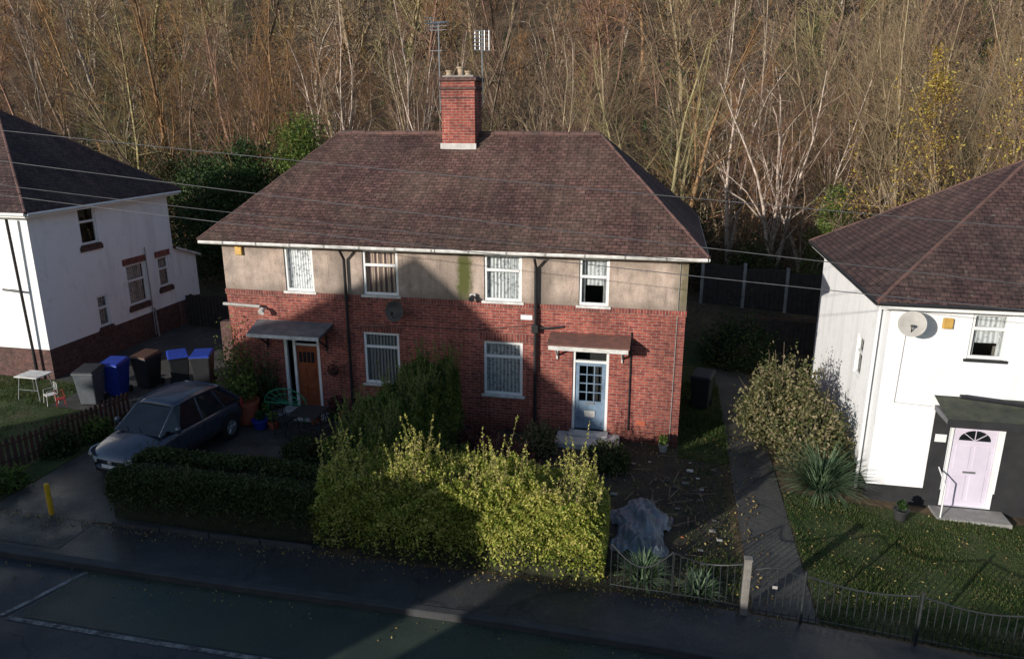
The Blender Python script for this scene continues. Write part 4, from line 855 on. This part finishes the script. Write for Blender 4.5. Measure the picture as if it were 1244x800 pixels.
g=empty('gate_post'); box('post',13.26,13.38,-6.42,-6.30,gzf(13.3)-.1,gzf(13.3)+1.05,POSTW,g,.01); box('cap',13.25,13.39,-6.43,-6.29,gzf(13.3)+1.051,gzf(13.3)+1.08,POSTW,g,.008)
g=empty('tarpaulin_heap'); V=[];F=[];n=80
for j in range(n+1):
    for i in range(n+1):
        u=-1+2*i/n; v=-1+2*j/n; r=math.hypot(u,v); h=.17*max(0,1-r**3)*(1+.3*math.sin(u*5+v*3)*math.cos(v*4)+.3*math.sin(v*6+u*8))+.05*abs(math.sin(u*13+3*v))*abs(math.sin(v*10+u*2))+.05*abs(math.sin(u*7-v*9+math.sin(v*5)*2))*(1-r*.5)
        wob=1+.12*math.sin(math.atan2(v,u)*5)
        V.append((11.5+u*.58*wob,-4.1+v*1.15*wob,gzf(11.5+u*.6)+max(.015,h+.0)))
for j in range(n):
    for i in range(n):
        k=j*(n+1)+i; u=-1+2*(i+.5)/n; v=-1+2*(j+.5)/n
        if math.hypot(u,v)<1.02+.14*math.sin(math.atan2(v,u)*7)+.05*math.sin(math.atan2(v,u)*17): F.append((k,k+1,k+n+2,k+n+1))
pymesh('sheet',V,F,TARP,g,smooth=True)
S=[]
for i in range(46):
    a_=random.uniform(0,6.28); p=Vector((12.1+random.gauss(0,.5),-2.9+random.gauss(0,1.0),0)); p.z=gzf(p.x)+.05; d=Vector((math.cos(a_),math.sin(a_),random.uniform(0,.25)))*random.uniform(.15,.55); S.append((p,p+d,.014,.008))
tubes('scattered_timber',S,BARK_T[1],empty('timber_debris'),n=5)
g=empty('rubble_debris')
for i in range(30):
    x_=random.uniform(10.6,13.2); y_=random.uniform(-5.2,-.8); s_=random.uniform(.03,.08); box('debris',x_,x_+s_*2,y_,y_+s_,gzf(x_)+.012,gzf(x_)+.012+s_*.6,random.choice([GREYSLAB,TERRA,STEPM,POSTW,KERBM,KERBM]),g,.01)
g=empty('rear_garden_fence'); y=12.0
x=13.2
while x<19.5:
    z=gzf(x,y); z2=gzf(x+1.6,y); box('panel',x+.06,x+1.55,y-.02,y+.02,z-.1,z+1.55,FENCEDK,g); box('concrete_post',x-.06,x+.06,y-.08,y+.06,z-.2,z+1.75,GREYSLAB,g,.01)
    for k in range(8): box('slat',x+.08+k*.185,x+.24+k*.185,y-.045,y-.021,z-.05,z+1.5+random.uniform(-.03,.03),FENCEDK,g)
    x+=1.6
g=empty('side_garden_fence'); 
for k in range(26): box('board',14.7+k*.14,14.82+k*.14,8.9,8.94,gzf(15,8.9)-.1,gzf(15,8.9)+1.1+random.uniform(-.02,.02),FENCEDK,g)
tubes('trellis_rail',[((14.6,8.87,gzf(15,8.9)+1.2),(18.4,8.87,gzf(15,8.9)+1.2),.03,.03)],FENCEW,g,n=4)
g=empty('side_garden_fence')
for k in range(40): box('board',-6.1+k*.15,-5.97+k*.15,6.6,6.64,-.05,1.5+random.uniform(-.03,.03),FENCEDK,g)
g=empty('stone_garden_wall'); box('wall',-2.6,-.2,3.4,3.7,-.1,1.5,BRICKDK,g,.02)
# ------------------------------------------------------------------ wires and poles
def pole(x,y,h):
    g=empty('telegraph_pole'); z=gzf(x,y); tubes('pole',[((x,y,z-.1),(x,y,z+h),.14,.10)],FENCEW,g,n=12); tubes('crossarm',[((x,y-.6,z+h-.3),(x,y+.6,z+h-.3),.04,.04)],FENCEW,g,n=6)
pole(-26,-4.2,9.6); pole(42,-4.2,6.6)
def wire(a,b,sag):
    cu=bpy.data.curves.new('telephone_wire','CURVE'); cu.dimensions='3D'; sp=cu.splines.new('POLY'); n=40; sp.points.add(n)
    for i in range(n+1):
        t=i/n; p=Vector(a).lerp(Vector(b),t); p.z-=sag*4*t*(1-t); sp.points[i].co=(*p,1)
    cu.bevel_depth=.0075; cu.materials.append(WIREM); link(bpy.data.objects.new('telephone_wire',cu))
wire((-26,-4,10.0),(42,-4,4.9),.55); wire((-26,-4.3,9.7),(42,-4.3,3.6),.5); wire((-26,-4.6,9.0),(42,-4.5,3.9),.85); wire((-26,-4.0,9.0),(12.4,-.42,4.8),.3)
# ------------------------------------------------------------------ trees
def rot_about(d,ang,az):
    a=d.orthogonal().normalized(); b=d.cross(a); s=a*math.cos(az)+b*math.sin(az); return (d*math.cos(ang)+s*math.sin(ang)).normalized()
def tree_segs(seed,h=11,stems=1,spread=.7,r0=.11,dens=1.0,up=.25,levels=3):
    rg=random.Random(seed); S=[]
    def grow(p,d,L,r,lev):
        n=7 if lev==0 else (5 if lev==1 else (3 if lev==2 else 2)); st=L/n
        rr=r; 
        for i in range(n):
            d=(d+Vector((rg.gauss(0,1),rg.gauss(0,1),rg.gauss(0,1)))*(.09 if lev==0 else .17)+Vector((0,0,up*(.25 if lev==0 else .35)))*.5).normalized()
            q=p+d*st; r1=max(r*(1-(i+1)/n*.85),.0045); S.append((p,q,rr,r1,lev))
            if lev<levels:
                f=(i+1)/n
                k=0
                if lev==0: k=(0 if f<.22 else int(rg.uniform(2.0,4.6)*dens))
                elif lev==1: k=int(rg.uniform(1.2,3.2)*dens)
                else: k=int(rg.uniform(1,3.2)*dens)
                for _ in range(k):
                    t=rg.random(); b=p.lerp(q,t); ang=rg.uniform(.35,1.0)*(spread if lev==0 else 1.0)
                    ln=(L*(1.02-f)*.62+.5) if lev==0 else L*rg.uniform(.3,.55)*(1.15-f*.5)
                    grow(b,rot_about(d,ang,rg.uniform(0,6.28)),ln,max(rr*rg.uniform(.3,.5),.005),lev+1)
            p=q; rr=r1
    for s in range(stems):
        d=Vector((rg.gauss(0,.18),rg.gauss(0,.18),1)) if stems>1 else Vector((rg.gauss(0,.05),rg.gauss(0,.05),1))
        grow(Vector((rg.uniform(-.25,.25)*(stems>1),rg.uniform(-.25,.25)*(stems>1),-.3)),d.normalized(),h*rg.uniform(.8,1.05),r0*rg.uniform(.7,1),0)
    return S
def seg_mesh(name,S,mat,twigr=1.0,rmin=0,mat2=None):
    P0=np.array([s[0] for s in S]);P1=np.array([s[1] for s in S]);r0=np.maximum(np.array([s[2] for s in S])*twigr,rmin);r1=np.maximum(np.array([s[3] for s in S])*twigr,rmin)
    d=P1-P0; d/=np.linalg.norm(d,axis=1)[:,None]+1e-9; ref=np.where(np.abs(d[:,2:3])>.9,np.array([[1,0,0]]),np.array([[0,0,1]])); a=np.cross(d,ref); a/=np.linalg.norm(a,axis=1)[:,None]; b=np.cross(d,a)
    k=3; V=[];
    for Pn,r in ((P0,r0),(P1,r1)):
        for j in range(k):
            t=2*np.pi*j/k; V.append(Pn+(a*np.cos(t)+b*np.sin(t))*r[:,None])
    V=np.stack(V,1).reshape(-1,3); base=np.arange(len(S))[:,None]*6; F=np.concatenate([base+np.array([[j,(j+1)%3,3+(j+1)%3,3+j]]) for j in range(3)])
    me=np_mesh(name,V,F,mat,obj=False)
    if mat2 is not None:
        me.materials.append(mat2); lv=np.array([1 if s[4]>1 else 0 for s in S],dtype=np.int32); me.polygons.foreach_set('material_index',np.tile(lv,3))
    return me
near=[];far=[]
def matcopies(me):
    L=[]
    for j in range(len(BARK_T)):
        m2=me if j==0 else me.copy()
        if j: m2.materials[0]=BARK_T[j]; m2.materials[1]=TWIG_T[j]
        L.append(m2)
    return L
specs=[(11,1,.8,.15,.95,.2),(12,1,.55,.13,1.0,.35),(9.5,3,.6,.09,.7,.3),(10,2,.95,.12,.8,.15),(12.5,1,.45,.12,1.0,.5),(8,4,.7,.06,.65,.3),(10.5,1,1.1,.2,.95,.12)]
for i,(h,st,sp,r,dn,up_) in enumerate(specs):
    near.append(matcopies(seg_mesh('bare_tree',tree_segs(100+i,h,st,sp,r,dn,up_),BARK_T[0],1.0,0,TWIG_T[0])))
for i,(h,st,sp,r,dn,up_) in enumerate(specs):
    S=tree_segs(300+i,h,st,sp,r,dn*1.0,up_); rr=random.Random(i); S=[s for s in S if s[4]<3 or rr.random()<.15]
    far.append(matcopies(seg_mesh('bare_tree_far',S,BARK_T[0],1.3,.016,TWIG_T[0])))
W=empty('distant_woodland')
cam_xy=np.array([11.65,-17.77])
rg=random.Random(5); cnt=0
def place(x,y,s):
    global cnt
    v=math.sin(x*.17+1.3)*math.cos(y*.14+x*.05)+.6*math.sin(x*.41-y*.3)+rg.gauss(0,.45)
    j=1 if v<-.7 else 2 if v<-.3 else 0 if v<.15 else 3 if v<.5 else 4 if v<1.0 else 1
    if rg.random()<.11: j=5
    me=(near if y<30 else far)[rg.randrange(len(specs))][j]
    s*=1+.18*math.sin(x*.3+2)*math.cos(y*.23)
    o=bpy.data.objects.new('bare_tree',me); o.location=(x,y,gzf(x,y)-.1); o.rotation_euler=(rg.gauss(0,.06),rg.gauss(0,.06),rg.uniform(0,6.28)); o.scale=(s*rg.uniform(.85,1.25),s*rg.uniform(.85,1.25),s); link(o,W); cnt+=1
y=14.5
while y<96:
    step=2.7+ (y-14)*.065; x=-95+rg.uniform(0,2)
    while x<70:
        xx=x+rg.gauss(0,1.0); yy=y+rg.gauss(0,1.0)
        dx,dy=xx-cam_xy[0],yy-cam_xy[1]; ang=math.degrees(math.atan2(dx,dy))+11.7
        if abs(ang)<42: place(xx,yy,rg.uniform(.6,1.15)*(1+.003*y))
        x+=step*rg.uniform(.7,1.4)
    y+=step*.95
n=90000; xx=R.uniform(-45,40,n); yy=13+np.abs(R.normal(0,1,n))*14; hh=np.abs(lump(xx*.35,yy*.4,3))*2.2+.5
P=np.stack([xx,yy,gz(xx,yy)+R.random(n)*hh],1); leaves('woodland_undergrowth',P,.085,L_BRAM,aspect=.45)
Pc=[];Pi=[]
for i in range(230):
    yy=rg.uniform(17,85); xx=rg.uniform(-50-yy*.3,35+yy*.2); z0=gzf(xx,yy); 
    c=np.array([xx,yy,z0+rg.uniform(3,9)]); k=240; Pc.append(c+R.normal(0,1,(k,3))*np.array([1.2,1.2,1.7]))
for i in range(90):
    yy=rg.uniform(16,60); xx=rg.uniform(-35-yy*.3,30+yy*.2); z0=gzf(xx,yy); k=500; hz=rg.uniform(2.5,7)
    zz=R.uniform(0,hz,k); Pi.append(np.stack([xx+R.normal(0,.4,k)*(1.2-zz/hz),yy+R.normal(0,.4,k),z0+zz],1))
leaves('woodland_autumn_leaves',np.concatenate(Pc),.055,L_RUSS); leaves('woodland_ivy',np.concatenate(Pi),.075,L_EVER)
S=[]
for i in range(5000):
    x_=rg.uniform(-40,36); y_=13+abs(rg.gauss(0,10)); z_=gzf(x_,y_); l=rg.uniform(.8,3); d=Vector((rg.gauss(0,.4),rg.gauss(0,.4),1)).normalized(); m_=Vector((x_,y_,z_))+d*l*.6; S.append((Vector((x_,y_,z_)),m_,.012,.008)); S.append((m_,m_+(d+Vector((rg.gauss(0,.5),rg.gauss(0,.5),-.2))).normalized()*l*.5,.008,.004))
me=seg_mesh('woodland_scrub_stems',[(a,b,c_,d_,0) for a,b,c_,d_ in S],BARK_T[2]); link(bpy.data.objects.new('woodland_scrub_stems',me))
def birch(x,y,h,st,seed,r=.10,sp=.7,mat=BIRCH,dn=.9,name='birch_tree',upb=.3,tw=TWIG_T[2]):
    S=tree_segs(seed,h,st,sp,r,dn,upb); g=empty(name); thick=[s for s in S if s[4]<=1]; thin=[s for s in S if s[4]>1]
    for nm,q,m_ in (('trunk_and_limbs',thick,mat),('twigs',thin,tw)):
        o=bpy.data.objects.new(nm,seg_mesh(nm,q,m_)); link(o,g)
    g.location=(x,y,gzf(x,y)-.05); return S
birch(16.2,14.2,9.8,3,201,.15,.95); birch(14.6,16.5,9.8,2,202,.14,.9); birch(17.6,16,9.5,2,207,.13,.9)
birch(-4.2,15.5,12,3,203,.12,.5); birch(-.4,16.5,13,2,204,.12,.45); birch(1.6,15,11,2,214,.10,.5)
for (x_,y_,h_,s_,sd_) in ((20.5,12.5,14,3,205),(23.5,11.5,14,3,206),(18.7,17.5,14,2,216),(25.5,13.5,15,3,218),(22,16,14,2,219)):
    birch(x_,y_,h_,s_,sd_,.14,.45,BARK_T[0],1.1,'poplar_tree',.5,TWIG_T[0])
S=birch(22.0,8.8,12.5,2,208,.11,.7,BARK_T[0],1.0,'yellow_leaved_tree')
tw=np.array([s[1] for s in S if s[4]>=2]); tw=tw[R.random(len(tw))<.8]; idx=R.integers(0,len(tw),8500); P=tw[idx]+R.normal(0,.12,(8500,3))
lo_=leaves('foliage',P,.045,L_YEL); lo_.parent=bpy.data.objects['yellow_leaved_tree']
S=birch(21.0,-4.9,1.5,3,230,.02,.9,BARK_T[1],.5,'sapling_tree'); tw=np.array([s[1] for s in S if s[4]>=2]); idx=R.integers(0,len(tw),500); lo_=leaves('foliage',tw[idx]+R.normal(0,.04,(500,3)),.03,L_YEL); lo_.parent=bpy.data.objects['sapling_tree']
def evergreen(x,y,h,r,n,seed,name='holly_tree',mat=L_EVER,size=.06):
    g=empty(name); z=gzf(x,y); rg2=np.random.default_rng(seed); P=[];S=[((x,y,z-.2),(x,y,z+h*.85),.14,.03)]; K=110
    for i in range(K):
        t=rg2.uniform(.05,1); rad=(r*(1-t**2.2)*rg2.uniform(.3,1.1)+.1); az=rg2.uniform(0,6.28); c=np.array([x+rad*np.cos(az),y+rad*np.sin(az),z+h*t*rg2.uniform(.9,1.03)]); cr=rg2.uniform(.12,.30)*r
        m_=n//K; P.append(c+rg2.normal(size=(m_,3))*cr*np.array([1,1,.8])); S.append(((x,y,z+h*t*.75),tuple(c),.03,.008))
    tubes('trunk_and_limbs',S,BARK_T[1],g,n=5); leaves('foliage',np.concatenate(P),size,mat,g)
evergreen(-6.2,11.5,5.8,2.2,24000,1,mat=L_EVER); evergreen(-3.6,12.2,6.6,2.0,24000,2,mat=L_MID); evergreen(-8.8,12.5,4.6,2.2,16000,3); evergreen(-11.5,14,4.5,2.2,12000,4,mat=L_BRAM)
evergreen(18.1,13.2,4.6,1.0,10000,5,'ivy_clad_tree',L_MID,.05); evergreen(-1.2,11.2,3.2,1.5,8000,6,'laurel_shrub'); evergreen(19.6,13,3.2,1.3,8000,8,'laurel_shrub',L_BRAM); evergreen(12.4,13.8,3.0,1.6,8000,9,'laurel_shrub',L_BRAM); evergreen(15.2,13.6,1.9,1.3,6000,10,'laurel_shrub',L_HEDGE)
# ------------------------------------------------------------------ light, sky, camera
EL,AZ=15.0,36.0
w=bpy.data.worlds.new('World'); sc.world=w; w.use_nodes=True; nt=w.node_tree; bg=nt.nodes['Background']
sk=nt.nodes.new('ShaderNodeTexSky'); sk.sky_type='NISHITA'; sk.sun_disc=False; sk.sun_elevation=math.radians(EL); sk.sun_rotation=math.radians(180+AZ); sk.air_density=1.0; sk.dust_density=.6; sk.ozone_density=1.8
nt.links.new(sk.outputs[0],bg.inputs[0]); bg.inputs[1].default_value=.13
sd=bpy.data.lights.new('sun','SUN'); sd.energy=5.0; sd.angle=math.radians(.5); sd.color=(1,.94,.85); so=link(bpy.data.objects.new('sun',sd))
e=math.radians(EL); a=math.radians(AZ); toward=Vector((-math.sin(a)*math.cos(e),-math.cos(a)*math.cos(e),math.sin(e))); so.rotation_euler=toward.to_track_quat('Z','Y').to_euler(); so.location=(-20,-30,25)
cd=bpy.data.cameras.new('camera'); cd.sensor_width=36; cd.lens=26.05; cd.clip_end=1500; cd.clip_start=.1
co=link(bpy.data.objects.new('camera',cd)); co.location=(11.65,-17.77,8.0); co.rotation_euler=(math.radians(74),0,math.radians(11.7)); sc.camera=co
sc.view_settings.view_transform='Standard'; sc.view_settings.look='None'; sc.view_settings.exposure=0
print('trees',cnt)
